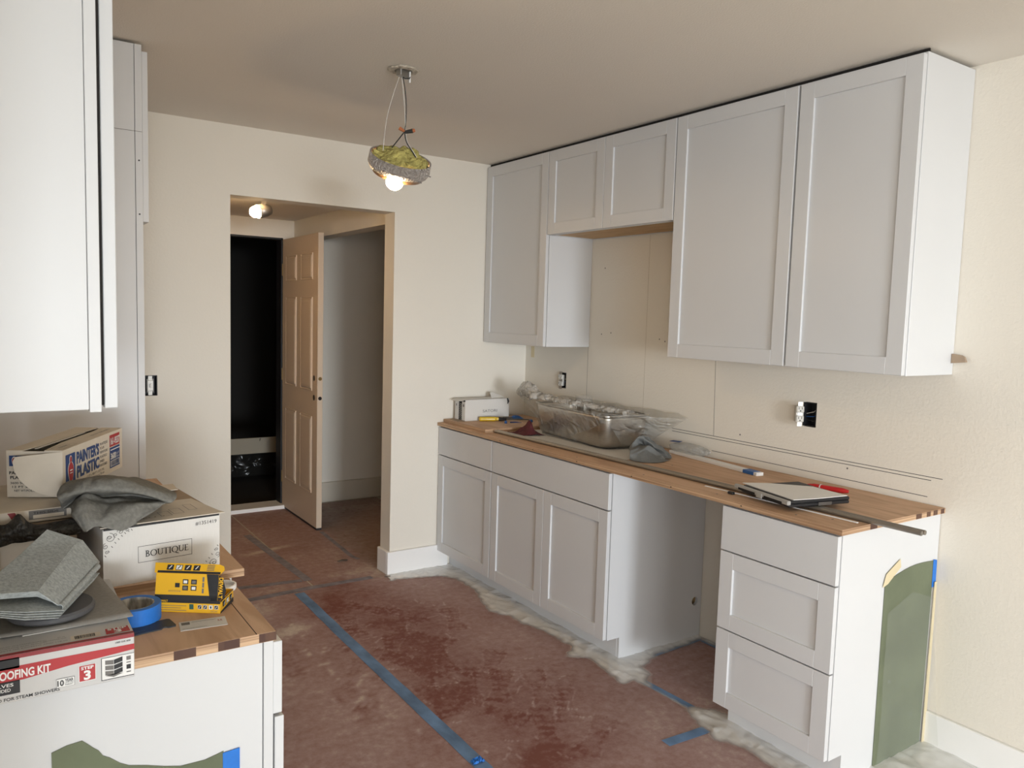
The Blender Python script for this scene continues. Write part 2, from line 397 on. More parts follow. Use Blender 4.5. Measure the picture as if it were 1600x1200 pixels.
def dust_at(x, y):
    d = .50+.16*nz(x, y, 0, 2.1)+.10*nz(x, y, 3, 6)
    # walked lane with less dust
    lane = math.exp(-((x+1.28+.1*nz(y, 0, 5, 2))/.30)**2)*(1 if y < -.25 else math.exp(-((y+.25)/.3)**2))
    d -= lane*(.26+.5*max(0, nz(x, y, 7, 4.5)))
    for (px, py, h) in prints:
        dx, dy = x-px, y-py
        if dx*dx+dy*dy > .04: continue
        c, s = math.cos(h), math.sin(h); u, v = dx*c-dy*s, dx*s+dy*c
        hw = .048-.012*math.cos((v+.02)*22)
        if abs(v) < .15 and abs(u) < hw:
            tread = math.sin(v*150+30*nz(px, py, 1, 9))+.8*math.sin(u*170+2); m_ = .5+1.4*nz(x, y, 4, 14); d -= .26*max(0, min(1.2, m_+.3))*(.75 if tread > -.3 else .1)
            if abs(abs(u)-hw) < .006: d += .18
    for (sx, sy, a, l) in scuffs:
        dx, dy = x-sx, y-sy
        if dx*dx+dy*dy > .01: continue
        c, s = math.cos(a), math.sin(a); u, v = dx*c+dy*s, -dx*s+dy*c
        if abs(u) < l/2 and abs(v+u*u*4) < .0035: d += .30
    # pale smears of joint compound
    for (cx, cy, ax, ay, k) in [(-1.41, .80, .17, .035, .55), (-1.70, -.52, .13, .07, .5), (-1.2, .1, .35, .10, .22), (-.98, .02, .15, .15, .25), (-1.75, -.2, .1, .2, .2)]:
        q = ((x-cx)/ax)**2+((y-cy-.25*(x-cx))/ay)**2
        if q < 4: d += k*math.exp(-q*1.3)*(1+.5*nz(x, y, 1, 20))
    return max(0, min(1, d))
def paper(name, x0, x1, y0, y1, step, label):
    nu, nv = max(2, int((x1-x0)/step)), max(2, int((y1-y0)/step))
    bm = grid(nu, nv, lambda u, v: (x0+u*(x1-x0), y0+v*(y1-y0), .0012+.0010*nz(x0+u*(x1-x0), y0+v*(y1-y0), 2, 3.3)+.0004))
    pts = [v.co.copy() for v in bm.verts]
    o = obj(name, bm, ROSIN)
    at = o.data.attributes.new('dust', 'FLOAT', 'POINT')
    at.data.foreach_set('value', [dust_at(p.x, p.y) for p in pts])
    return tag(o, label, 'floor paper', 'red rosin paper sheets on the floor')
paper('floor_paper', -1.505, -.004, -2.685, -.006, .009, 'dusty red rosin paper sheet covering the floor beside the right-hand base cabinets')
paper('floor_paper', -2.40, -1.512, -3.6, -.006, .02, 'dusty red rosin paper sheet along the left-hand base cabinets')
paper('floor_paper', -2.18, -1.40, .0, 1.84, .02, 'red rosin paper sheet in the hall under the dark doorway')
paper('floor_paper', -1.393, -.2, .0, 1.84, .02, 'red rosin paper sheet in the hall running past the open panelled door')
paper('floor_paper', -1.505, -.03, -3.6, -2.69, .02, 'red rosin paper sheet in front of the drawer cabinet nearest the camera')
def tape(pts, wd, m, label, z=.0032):
    b = B(); L = []; R = []
    dense = []
    for (a, c) in zip(pts, pts[1:]):
        n = max(2, int(math.hypot(c[0]-a[0], c[1]-a[1])/.03))
        dense += [(a[0]+(c[0]-a[0])*i/n, a[1]+(c[1]-a[1])*i/n) for i in range(n)]
    dense.append(pts[-1])
    for i, (x, y) in enumerate(dense):
        a = dense[max(i-1, 0)]; c = dense[min(i+1, len(dense)-1)]; q = math.hypot(c[0]-a[0], c[1]-a[1]); nx, ny = -(c[1]-a[1])/q, (c[0]-a[0])/q
        j = .0022*nz(x*9, y*9, 4); zz = z+.0006*nz(x, y, 2, 12)
        L.append(b.verts.new((x+nx*(wd/2+j), y+ny*(wd/2+j), zz))); R.append(b.verts.new((x-nx*(wd/2-j), y-ny*(wd/2-j), zz)))
    for i in range(len(L)-1): b.faces.new((L[i], R[i], R[i+1], L[i+1]))
    solid(b, .0004)
    return tag(obj('tape_strip', b, m), label, 'tape')
tape([(-1.50, -.05), (-1.508, -.9), (-1.512, -1.95), (-1.515, -2.65)], .055, FTAPE, 'long blue tape strip running down the middle of the red paper floor')
tape([(-1.86, -.03), (-1.45, .0), (-1.05, .0)], .05, FTAPE2, 'dusty blue tape strip crossing the floor under the opening to the hall', .0034)
tape([(-1.44, 1.2), (-1.39, .12)], .05, FTAPE2, 'dusty blue tape strip in the hall leading towards the dark doorway')
tape([(-.97, 1.05), (-1.0, .42), (-.985, .35)], .03, FTAPE2, 'faded narrow blue tape strip on the hall floor beside the open door')
tape([(-1.42, .14), (-1.80, .19)], .045, FTAPE2, 'short dusty blue tape piece just behind the hall opening on the left', .0034)
tape([(-.588, -1.775), (-.575, -2.06)], .035, FTAPE, 'blue tape strip on the floor across the appliance gap')
tape([(-.86, -2.195), (-.655, -2.205)], .045, FTAPE, 'short blue tape piece on the floor in front of the drawer cabinet')
tape([(-.38, -1.615), (-.03, -1.595)], .04, FTAPE, 'blue tape strip along the bottom of the sink cabinet side inside the gap')
tape([(-.03, -1.62), (-.03, -2.19)], .04, FTAPE, 'blue tape strip along the wall at the back of the gap', .0036)
# wrinkled clear film along the right cabinets
edge = [(-.987, -.117), (-.928, -.113), (-.687, -.182), (-.632, -.277), (-.635, -.484), (-.697, -.653), (-.736, -.799), (-.676, -.913), (-.681, -1.007),
        (-.639, -1.142), (-.633, -1.362), (-.723, -1.429), (-.642, -1.5), (-.66, -1.602), (-.684, -1.763), (-.617, -1.762), (-.60, -1.88), (-.602, -2.045), (-.632, -2.114),
        (-.659, -2.182), (-.656, -2.227), (-.693, -2.267), (-.643, -2.338), (-.633, -2.402), (-.651, -2.486), (-.64, -2.66), (-.63, -2.9), (-.7, -3.1), (-.6, -3.4)]
bare = [(-.354, -1.628), (-.033, -1.608), (-.03, -2.25), (-.5, -2.19), (-.52, -2.112), (-.60, -2.05), (-.61, -1.87), (-.575, -1.80), (-.52, -1.764), (-.50, -1.69)]
def segd(p, a, b):
    ax, ay = a; bx, by = b; px, py = p; dx, dy = bx-ax, by-ay; t = max(0, min(1, ((px-ax)*dx+(py-ay)*dy)/(dx*dx+dy*dy)))
    return math.hypot(px-ax-t*dx, py-ay-t*dy)
def inside(p, poly):
    x, y = p; c = False
    for i in range(len(poly)):
        (x1, y1), (x2, y2) = poly[i], poly[i-1]
        if (y1 > y) != (y2 > y) and x < (x2-x1)*(y-y1)/(y2-y1)+x1: c = not c
    return c
far = edge+[(.02, -3.4), (.02, .02), (-.987, .02)]
def cover(x, y):
    p = (x, y); d = min(segd(p, a, b) for a, b in zip(edge, edge[1:]))
    s = d if inside(p, far) else -d
    d2 = min(segd(p, bare[i], bare[i-1]) for i in range(len(bare)))
    s2 = -d2 if inside(p, bare) else d2
    return min(s, s2*.8)
def film(name, x0, x1, y0, y1, step, f, label, amp=.006, m=None):
    nu, nv = int((x1-x0)/step), int((y1-y0)/step)
    bm = B(); vs = {}; cv = []
    for i in range(nu+1):
        for j in range(nv+1):
            x, y = x0+i*step, y0+j*step; c = f(x, y)
            if c < -.02: continue
            r = 1-abs(nz(x*1.0, y*.45, 1, 16)); r2_ = 1-abs(nz(x*.6, y, 9, 30))
            z = .0045+amp*max(0, (r-.72)/.28)**1.5*min(1, max(0, c+.01)*30)+amp*.35*max(0, (r2_-.7)/.3)**1.5
            vs[(i, j)] = bm.verts.new((x, y, z)); cv.append(max(0, min(1, (c+.015+.012*nz(x, y, 2, 25))/.035)))
    for (i, j) in list(vs):
        q = [vs.get((i, j)), vs.get((i+1, j)), vs.get((i+1, j+1)), vs.get((i, j+1))]
        if all(q): bm.faces.new(q)
    o = obj(name, bm, m or FLOORFILM, smooth=True)
    o.data.attributes.new('cover', 'FLOAT', 'POINT').data.foreach_set('value', cv)
    return tag(o, label, 'plastic sheet')
film('floor_film', -1.0, -.002, -3.2, -.005, .0125, cover, 'ragged dusty clear plastic film on the floor along the right-hand cabinets')
def cover_hall(x, y):
    return min(x+.97+.05*nz(x, y, 1, 5)-max(0, y-.4)*.06, 1.84-y)
film('floor_film', -1.1, -.1, .02, 1.84, .02, cover_hall, 'wrinkled dusty clear plastic film on the hall floor behind the open door', .012, HALLFILM)

# ------------------------------------------------------------------ cabinets
def front(parent, name, sx, xf, y0, y1, z0, z1, shaker=True, st=.06, th=.019):
    """drawer front or door; outer face at xf looking towards sx (-1 or +1)"""
    xb = xf-sx*th; xs = (min(xf, xb), max(xf, xb)); b = B()
    if not shaker:
        box(b, *xs, y0, y1, z0, z1, .0012); return obj(name, b, WHITE, parent)
    for (a, c) in ((y0, y0+st), (y1-st, y1)): box(b, *xs, a, c, z0, z1, .0012)
    for (a, c) in ((z0, z0+st), (z1-st, z1)): box(b, *xs, y0+st, y1-st, a, c, .0012)
    d = obj(name, b, WHITE, parent)
    pf = xf-sx*.009; ps = (min(pf, xb+sx*.003), max(pf, xb+sx*.003))
    obj('door_panel' if name == 'door' else 'drawer_panel', box(B(), *ps, y0+st-.003, y1-st+.003, z0+st-.003, z1-st+.003), WHITE, d)
    return d
def bores(bm, x0, x1, y0, y1, z0, z1, hole, r, axis_y=True, n=24):
    """panel across y with one round hole at (hx, hz)"""
    hx, hz = hole; q = r*1.6
    holed(bm, 1, y0, y1, x0, x1, z0, z1, [(hx-q, hx+q, hz-q, hz+q)])
    for yy in (y0, y1):
        ring = []; out = []
        for k in range(n):
            a = 2*PI*k/n; c, s = math.cos(a), math.sin(a); m = max(abs(c), abs(s))
            ring.append(bm.verts.new((hx+r*c, yy, hz+r*s))); out.append(bm.verts.new((hx+q*c/m, yy, hz+q*s/m)))
        for k in range(n): bm.faces.new((ring[k], ring[(k+1) % n], out[(k+1) % n], out[k]))
        if yy == y0: first = ring
    for k in range(n): bm.faces.new((first[k], first[(k+1) % n], ring[(k+1) % n], ring[k]))
    return bm

# upper cabinets on the right wall
UB, UT, UF = 1.382, 2.450, -.330
ug = 'white shaker wall cabinets on the right'
def upper(y0, y1, z0, doors, label, raw=False, gapR=0):
    t = thing('wall_cabinet', label, 'cabinet', (0, (y0+y1)/2, z0), 0)
    b = B(); T = .016
    box(b, -.308, -.002, y0+.0005, y0+T, z0, UT, .001); box(b, -.308, -.002, y1-T, y1-.0005, z0, UT, .001)
    box(b, -.29, -.002, y0+T, y1-T, UT-T, UT); box(b, -.012, -.002, y0+T, y1-T, z0, UT)
    # face frame
    box(b, -.308, -.29, y0+T, y0+.035, z0, UT); box(b, -.308, -.29, y1-.035, y1-T, z0, UT); box(b, -.308, -.29, y0+.03, y1-.03, z0, z0+.035)
    box(b, -.308, -.29, y0+.03, y1-.03, UT-.035, UT)
    obj('cabinet_box', b, WHITE, t)
    obj('bottom_panel', box(B(), -.289, -.012, y0+T, y1-T, z0+.003, z0+.015), PALEWOOD if raw else WHITE, t, label='unpainted wooden underside' if raw else None)
    for (a, c) in doors: front(t, 'door', -1, UF, a, c, z0+.002, UT-.008, th=.0195)
    return t
Y1, Y2, Y3, Y4, Y5 = -.635, -1.100, -1.5835, -2.2147, -2.6863
upper(Y1, -.001, UB, [(Y1+.003, -.008)], 'white single-door wall cabinet in the far corner by the back wall')
upper(Y3, Y1, 1.9938, [(Y2+.0015, Y1-.003), (Y3+.003, Y2-.0015)], 'short white two-door wall cabinet high above the wrapped sink', raw=True)
upper(Y4, Y3, UB, [(Y4+.007, Y3-.004)], 'wide white single-door wall cabinet between the short one and the end one')
upper(Y5, Y4, UB, [(Y5+.003, Y4-.003)], 'white single-door wall cabinet at the near end with its bright side exposed')
tag(obj('filler_or_shade_strip', box(B(), -.306, -.30, Y5, -.003, UT+.001, H-.002), DARK), 'dark strip standing in for the shaded gap between wall cabinets and ceiling', 'strip')  # near-black strip paints in the gap's shade; no real filler here
# wooden shim poking out behind the end cabinet
b = prism(B(), [(0, 0), (.052, .006), (.045, .024), (.034, .030), (0, .034)], .010, (-.012, -2.6875, 1.424), (0, -1, 0), (0, 0, 1))
bmesh.ops.translate(b, verts=b.verts[:], vec=(.002, 0, 0))
tag(obj('wood_shim', b, KRAFT), 'small brown wood shim poking out at the wall beside the end wall cabinet', 'shim')

# base cabinets on the right
BF, BT = -.630, .876
def base(y0, y1, fronts, label, side_hole=None, hung=True):
    t = thing('base_cabinet', label, 'cabinet', (-.3, (y0+y1)/2, 0)); T = .016
    prof = [(-.608, .105), (-.535, .105), (-.535, 0), (-.004, 0), (-.004, BT), (-.608, BT)]
    if side_hole:
        b = B(); bores(b, -.534, -.004, y0+.0005, y0+T, .004, .36, side_hole, .021)
        prism(b, [(-.608, .105), (-.534, .105), (-.534, .36), (-.004, .36), (-.004, BT), (-.608, BT)], T-.0005, (0, y0+T, 0), (1, 0, 0), (0, 0, 1))
        bmesh.ops.recalc_face_normals(b, faces=b.faces[:])
        obj('side_panel', b, WHITE, t)
    else: obj('side_panel', prism(B(), prof, T-.0005, (0, y0+T, 0), (1, 0, 0), (0, 0, 1)), WHITE, t)
    obj('side_panel', prism(B(), prof, T-.0005, (0, y1-.0005, 0), (1, 0, 0), (0, 0, 1)), WHITE, t)
    b = B(); box(b, -.608, -.59, y0+T, y1-T, .105, .14); box(b, -.608, -.59, y0+T, y1-T, BT-.035, BT)
    box(b, -.608, -.59, y0+T, y0+.04, .14, BT-.035); box(b, -.608, -.59, y1-.04, y1-T, .14, BT-.035)
    obj('face_frame', b, WHITE, t)
    b = B(); box(b, -.59, -.01, y0+T, y1-T, .105, .12); box(b, -.012, -.005, y0+T, y1-T, .12, BT); obj('cabinet_floor', b, PALEWOOD, t)
    obj('toe_kick', box(B(), -.535, -.522, y0+T, y1-T, 0, .105), WHITE, t)
    for (nm, a, c, z0, z1, sh) in fronts: front(t, nm, -1, BF, a, c, z0, z1, sh)
    return t
B1, B2, B3, B4 = -.6075, -1.5704, -2.205, -2.6857
ZD = .7035
base(B1, -.003, [('drawer_front', B1+.004, -.008, ZD, .868, False), ('door', B1+.004, -.008, .108, ZD-.006, True)],
     'white base cabinet with one drawer and one door in the far corner')
mid = (B1+B2)/2
base(B2, B1, [('drawer_front', B2+.003, B1-.003, ZD, .868, False), ('door', mid+.0015, B1-.003, .108, ZD-.006, True), ('door', B2+.003, mid-.0015, .108, ZD-.006, True)],
     'white two-door sink base cabinet with wide blank panel under the wrapped sink', side_hole=(-.047, .186))
base(B4, B3, [('drawer_front', B4+.002, B3-.002, ZD, .868, False), ('drawer_front', B4+.002, B3-.002, .407, ZD-.005, True), ('drawer_front', B4+.002, B3-.002, .108, .402, True)],
     'white three-drawer base cabinet at the near end with its bright side exposed')
# plywood countertop: face, core edge
def ply(name, x0, x1, y0, y1, z0, z1, label, parts=True):
    t = thing(name, label, 'countertop', ((x0+x1)/2, (y0+y1)/2, z0))
    obj('sheet', box(B(), x0, x1, y0, y1, z0, z1-.0008), PLYE, t)
    obj('face_veneer', box(B(), x0+.0003, x1-.0003, y0+.0003, y1-.0003, z1-.0008, z1), PLY, t)
    return t
ct = ply('plywood_countertop', -.638, -.003, -2.70, -.003, .8765, .8955, 'long bare plywood countertop over the right-hand base cabinets')
for (x, y) in [(-.60, -1.30), (-.60, -1.75), (-.60, -2.15), (-.60, -2.5), (-.62, -.75), (-.3, -2.35), (-.33, -1.65), (-.54, -2.6)]:
    obj('screw', lathe(B(), [(0, .0006), (.004, .0006), (.0042, 0)], (x, y, .8956), 10), DKMETAL, ct)
for (y) in [-.7, -1.0, -1.35, -1.72, -1.95, -2.3]:
    obj('edge_void', box(B(), -.6388, -.637, y, y+.006, .884, .888), DARK, ct)
for (a, c) in [(-.13, -.105), (-.085, -.058), (-.035, -.012), (-.20, -.165), (-.48, -.44)]:
    obj('edge_plug', box(B(), a, c, -2.7008, -2.690, .8775, .8950), PLUG, ct)
ply('plywood_sheet', -.60, -.02, -.485, -.012, .8957, .9147, 'smaller plywood piece stacked on the countertop under the white box')['category'] = 'plywood'

# left side: peninsula base cabinets, their plywood, wall cabinet, tall fridge surround
def base_left(y0, y1, fronts, label):
    t = thing('base_cabinet', label, 'cabinet', (-2.75, (y0+y1)/2, 0)); T = .016
    prof = [(-3.045, 0), (-2.515, 0), (-2.515, .105), (-2.443, .105), (-2.443, BT), (-3.045, BT)]
    obj('side_panel', prism(B(), prof, T-.0005, (0, y0+T, 0), (1, 0, 0), (0, 0, 1)), WHITE, t)
    obj('side_panel', prism(B(), prof, T-.0005, (0, y1-.0005, 0), (1, 0, 0), (0, 0, 1)), WHITE, t)
    b = B(); box(b, -2.441, -2.4215, y0-.001, y0+.04, .105, BT, .0008); box(b, -2.441, -2.4215, y1-.04, y1-.0005, .105, BT); box(b, -2.441, -2.4215, y0+.04, y1-.04, BT-.035, BT); box(b, -2.441, -2.4215, y0+.04, y1-.04, .105, .14)
    obj('face_frame', b, WHITE, t)
    obj('toe_kick', box(B(), -2.528, -2.515, y0+T, y1-T, 0, .105), WHITE, t)
    for (nm, a, c, z0, z1, sh, xf) in fronts: front(t, nm, 1, xf, a, c, z0, z1, sh)
    return t
bl = base_left(-2.59, -2.10, [('drawer_front', -2.586, -2.104, .715, .868, False, -2.4015), ('door', -2.589, -2.104, .108, .709, True, -2.3985)],
          'white base cabinet nearest the camera on the left under the piled boxes')
base_left(-2.099, -1.056, [('drawer_front', -2.095, -1.58, .715, .868, False, -2.4015), ('door', -2.095, -1.58, .108, .709, True, -2.4015),
          ('drawer_front', -1.574, -1.06, .715, .868, False, -2.4015), ('door', -1.574, -1.06, .108, .709, True, -2.4015)],
          'white base cabinet farther back on the left against the tall panel')
pl = ply('plywood_countertop', -3.046, -2.418, -2.597, -1.056, .8765, .8955, 'bare plywood countertop on the left holding the boxes and tape')
for (a, c) in [(-2.612, -2.572), (-2.531, -2.490), (-2.452, -2.4175)]:
    obj('edge_plug', box(B(), a, c, -2.5978, -2.585, .8775, .8950), PLUG, pl)
obj('joint_line', box(B(), -2.457, -2.4555, -2.596, -2.25, .8955, .8958), DARK, pl)
ply('plywood_sheet', -3.04, -2.383, -2.232, -1.06, .8957, .9147, 'upper plywood layer under the white boxes on the left counter')['category'] = 'plywood'
t = thing('wall_cabinet', 'white wall cabinet in the near left corner cut off by the frame', 'cabinet', (-2.9, -2.4, 1.382))
b = B(); box(b, -3.046, -2.764, -2.785, -2.769, 1.384, 2.45, .0008); box(b, -3.046, -2.764, -2.116, -2.10, 1.384, 2.45); box(b, -3.046, -2.764, -2.769, -2.116, 2.434, 2.45)
box(b, -3.046, -2.764, -2.769, -2.116, 1.40, 1.415); obj('cabinet_box', b, WHITE, t)
b = B(); box(b, -2.7635, -2.747, -2.7865, -2.745, 1.380, 2.45, .0008); box(b, -2.7635, -2.747, -2.14, -2.10, 1.380, 2.45); box(b, -2.7635, -2.747, -2.745, -2.14, 1.380, 1.415); box(b, -2.7635, -2.747, -2.745, -2.14, 2.415, 2.45)
obj('face_frame', b, WHITE, t)
obj('hinge_gap_shade', box(B(), -2.7468, -2.7425, -2.778, -2.11, 1.39, 2.44), DARK, t)  # dark strip paints in the shade between door and frame
front(t, 'door', 1, -2.7225, -2.772, -2.104, 1.384, 2.44)
t = thing('fridge_surround', 'tall white panel enclosure with upper cabinet against the back wall on the left', 'cabinet', (-2.7, -.54, 0))
FT = 2.452
obj('side_panel', box(B(), -3.046, -2.4405, -1.0505, -1.033, .0, FT, .0008), WHITE, t)
obj('side_panel', box(B(), -3.046, -2.4405, -.045, -.022, .0, FT, .0008), WHITE, t)
fst = obj('filler_or_shade_strip', box(B(), -2.4395, -2.4165, -1.0525, -1.013, .0, FT, .0008), WHITE, t)
obj('filler_or_shade_strip', box(B(), -2.4395, -2.4165, -.05, -.022, .0, FT), WHITE, t)
obj('bottom_panel', box(B(), -3.046, -2.4405, -1.032, -.046, 1.84, 1.856), WHITE, t); obj('top_panel', box(B(), -3.046, -2.4405, -1.032, -.046, FT-.016, FT), WHITE, t)
front(t, 'door', 1, -2.3965, -1.047, -.54, 1.843, 2.432); front(t, 'door', 1, -2.3965, -.536, -.05, 1.843, 2.432)
b = box(B(), -3.0, -2.417, -1.0531, -1.0526, 2.154, 2.1555)
obj('pencil_line', b, GREYINK, t)
for z in (2.055, 1.868):
    obj('screw_hole', lathe(B(), [(0, 0), (.003, 0), (.003, .0006), (0, .0006)], n=8, M=Matrix.Translation((-2.428, -1.0526, z)) @ Matrix.Rotation(PI/2, 4, 'X')), INK, t)

# ------------------------------------------------------------------ exterior door leaf, standing open
t = struct('door_1', box(B(), -.991, -.952, 1.09, 1.858, .018, 2.078, .0015), DOORP)
bpy.context.view_layer.update()
def molded(parent, y0, y1, z0, z1):
    X = -.9912
    b = B()
    steps = [(0, .0), (.010, .006), (.016, .006), (.040, .001)]   # inset, recess depth (proud centre field)
    rings = []
    for ins, d in [(0, 0), (.004, .004), (.012, .004), (.016, -.001), (.034, -.0035), ]:
        x = X-.001+d*0-(0.0 if d > 0 else 0)
        q = [(y0+ins, z0+ins), (y1-ins, z0+ins), (y1-ins, z1-ins), (y0+ins, z1-ins)]
        rings.append([b.verts.new((X-.0055+d if d > 0 else X-.0055+d, yy, zz)) for yy, zz in q])
    base_ = [b.verts.new((X+.0005, yy, zz)) for yy, zz in [(y0-.003, z0-.003), (y1+.003, z0-.003), (y1+.003, z1+.003), (y0-.003, z1+.003)]]
    rings = [base_]+rings
    for a, c in zip(rings, rings[1:]):
        for k in range(4): b.faces.new((a[k], a[(k+1) % 4], c[(k+1) % 4], c[k]))
    b.faces.new(rings[-1])
    bmesh.ops.recalc_face_normals(b, faces=b.faces[:])
    obj('raised_panel', b, DOORP, parent)
for (z0, z1) in ((.255, .80), (.985, 1.64), (1.765, 1.945)):
    molded(t, 1.195, 1.43, z0, z1); molded(t, 1.535, 1.765, z0, z1)
for z, r in ((1.075, .013), (.938, .013)):
    obj('latch_bore', lathe(B(), [(0, 0), (r, 0), (r, .001), (0, .001)], n=16, M=Matrix.Translation((-.9715, 1.0895, z)) @ Matrix.Rotation(PI/2, 4, 'X')), BRASS if z > 1 else DARK, t)
    obj('lock_bore', lathe(B(), [(0, 0), (.02, 0), (.02, .001), (0, .001)], n=20, M=Matrix.Translation((-.9912, 1.155, z)) @ Matrix.Rotation(-PI/2, 4, 'Y')), DKMETAL, t)
obj('door_sweep', box(B(), -.989, -.954, 1.092, 1.856, .004, .018), BLACK, t)
for z in (.25, 1.05, 1.85):
    obj('hinge', box(B(), -.995, -.985, 1.858, 1.869, z-.045, z+.045), BRASS, t)
b = B(); box(b, -.998, -.985, 1.872, 1.99, 0, 2.09); box(b, -1.86, -1.847, 1.872, 1.99, 0, 2.09); box(b, -1.86, -.985, 1.872, 1.99, 2.077, 2.09)
struct('trim_1', b, BLACK)
struct('trim_2', box(B(), -1.86, -.985, 1.80, 1.99, 0, .03, .002), TRIM)

# garage: a white board and a draped film seen in the dark
t = thing('garage_board', 'long white board crossing the dark doorway at knee height', 'board', (-1.1, 2.6, .31))
obj('board_face', box(B(), -2.1, -.3, 2.58, 2.60, .31, .445, .002), mat('dimmed_board', (.30, .27, .21), .7), t)  # white board's colour dulled so it reads dim in the garage
obj('board_leg', box(B(), -2.08, -2.03, 2.60, 2.64, .004, .445), TRIM, t); obj('board_leg', box(B(), -.38, -.33, 2.60, 2.64, .004, .445), TRIM, t)
obj('nail', tube(B(), [(-.95, 2.578, .44), (-.96, 2.565, .42)], .003, 6), DKMETAL, t)
bm = grid(30, 10, lambda u, v: (-1.45+u*1.0, 2.95+.03*nz(u*9, v*3, 1), .06+.25*(1-v)*(1+.12*math.sin(u*9)) + (.0 if v < .9 else -.02)))
tag(obj('hanging_film', bm, plastic('dimmed_garage_film', .2, (.06, .06, .055), bump=(7, .8, .03)), smooth=True), 'crumpled clear film hanging in the dark behind the white board', 'plastic sheet')  # clear film tinted dark to put the dimness into its colour

# ------------------------------------------------------------------ electrical boxes
DEVW = mat('device_white', (.56, .54, .49), .5)
def rot_about(c, ax, a): return Matrix.Translation(c) @ Matrix.Rotation(a, 4, ax) @ Matrix.Translation(-Vector(c))
def ebox(name, c, axis, label, kind, w=.062, h=.10):
    """open box recessed in the wall; axis 0 = right wall, 1 = back wall"""
    t = thing(name, label, 'outlet' if kind != 'switch' else 'switch', c)
    def F(u, d, z): return (c[0]+d, c[1]-u, c[2]+z) if axis == 0 else (c[0]+u, c[1]+d, c[2]+z)   # u to viewer's right, d into wall
    def bx(m, name, u0, u1, d0, d1, z0, z1, M=None, bev=0):
        a, e = F(u0, d0, z0), F(u1, d1, z1)
        b = box(B(), min(a[0], e[0]), max(a[0], e[0]), min(a[1], e[1]), max(a[1], e[1]), z0+c[2], z1+c[2], bev, M); return obj(name, b, m, t)
    hw, hh = w/2, h/2
    b = B()
    for (u0, u1, z0, z1, d0) in ((-hw, -hw+.003, -hh, hh, .0), (hw-.003, hw, -hh, hh, 0), (-hw, hw, -hh, -hh+.003, 0), (-hw, hw, hh-.003, hh, 0), (-hw, hw, -hh, hh, .055)):
        a, e = F(u0, d0, z0), F(u1, .06, z1); box(b, min(a[0], e[0]), max(a[0], e[0]), min(a[1], e[1]), max(a[1], e[1]), z0+c[2], z1+c[2])
    obj('box_shell', b, BLACK, t)
    ang = {'tilted': -.95, 'outlet': -.35, 'switch': .0}[kind]; off = {'tilted': -.024, 'outlet': -.012, 'switch': 0}[kind]; out = {'tilted': -.030, 'outlet': -.014, 'switch': -.002}[kind]
    M = rot_about(F(off, out, 0), 'Z', -ang) if axis == 0 else rot_about(F(off, out, 0), 'Z', ang)
    def mv(m, name, u0, u1, d0, d1, z0, z1, bev=0): return bx(m, name, u0+off, u1+off, d0+out, d1+out, z0, z1, M, bev)
    mv(GALV, 'mounting_strap', -.009, .009, .004, .0055, -.052, .052)
    if kind == 'switch':
        mv(DKMETAL, 'device_body', -.016, .016, .006, .035, -.033, .033); mv(GALV, 'switch_plate', -.013, .013, -.001, .005, -.026, .026, .001)
        mv(TRIM, 'toggle', -.004, .004, -.012, -.001, -.009, .009, .001)
    else:
        mv(DEVW, 'device_body', -.0165, .0165, .006, .028, -.034, .034, .002)
        for s in (-1, 1):
            f = mv(DEVW, 'receptacle_face', -.0165, .0165, -.001, .006, s*.0205-.0145, s*.0205+.0145, .004)
            for u in (-.0065, .0065):
                a, e = F(u-.0012+off, -.0016+out, 0), F(u+.0012+off, -.0009+out, 0)
                b = box(B(), min(a[0], e[0]), max(a[0], e[0]), min(a[1], e[1]), max(a[1], e[1]), c[2]+s*.0205, c[2]+s*.0205+.009, 0, M)
                obj('slot', b, INK, f)
            a, e = F(-.0025+off, -.0016+out, 0), F(.0025+off, -.0009+out, 0)
            obj('slot', box(B(), min(a[0], e[0]), max(a[0], e[0]), min(a[1], e[1]), max(a[1], e[1]), c[2]+s*.0205-.009, c[2]+s*.0205-.004, 0, M), INK, f)
    for k in range(3):
        p0 = F(hw-.012, .045, .03-.025*k); p1 = F(.012, .012, .012-.02*k); p2 = F(-.006+off, .02, .0-.012*k)
        obj('wire', tube(B(), [p0, p1, p2], .0016, 6), (WIREW, BLUEP, WIREB)[k], t)
    return t
ebox('electrical_outlet', (0, -2.11, 1.1675), 0, 'white duplex outlet hanging out of its open box above the long countertop', 'tilted')
ebox('electrical_outlet', (0, -.4035, 1.1695), 0, 'small open outlet box on the wall behind the wrapped sink', 'outlet', w=.052, h=.092)
ebox('light_switch', (-2.23, 0, 1.158), 1, 'bare light switch in an open box on the back wall beside the tall panel', 'switch')

# ------------------------------------------------------------------ pendant lamp
t = thing('pendant_lamp', 'makeshift ceiling lamp hanging by wires with foil ring, insulation and lit bulb', 'lamp', (-1.562, -1.362, H))
cx, cy = -1.558, -1.362
b = lathe(B(), [(.030, -.001), (.056, -.001), (.060, -.004), (.054, -.007), (.034, -.008), (.028, -.001)], (cx, cy, H), 28)
for v in b.verts:
    k = 1+.14*nz(v.co.x, v.co.y, 0, 60); v.co.x = cx+(v.co.x-cx)*k; v.co.y = cy+(v.co.y-cy)*k
obj('ceiling_ring', b, mat('chipped_plaster', (.55, .50, .42), .8, noise_col=(70, .5, (1, 1, 1))), t)
b = B(); box(b, cx-.032, cx+.03, cy-.012, cy+.012, H-.030, H-.004, .002, rot_about((cx, cy, H), 'Z', .5)); obj('junction_box', b, GALV, t)
obj('bracket_tab', box(B(), cx+.022, cx+.028, cy-.005, cy+.005, H-.045, H-.004), TRIM, t)
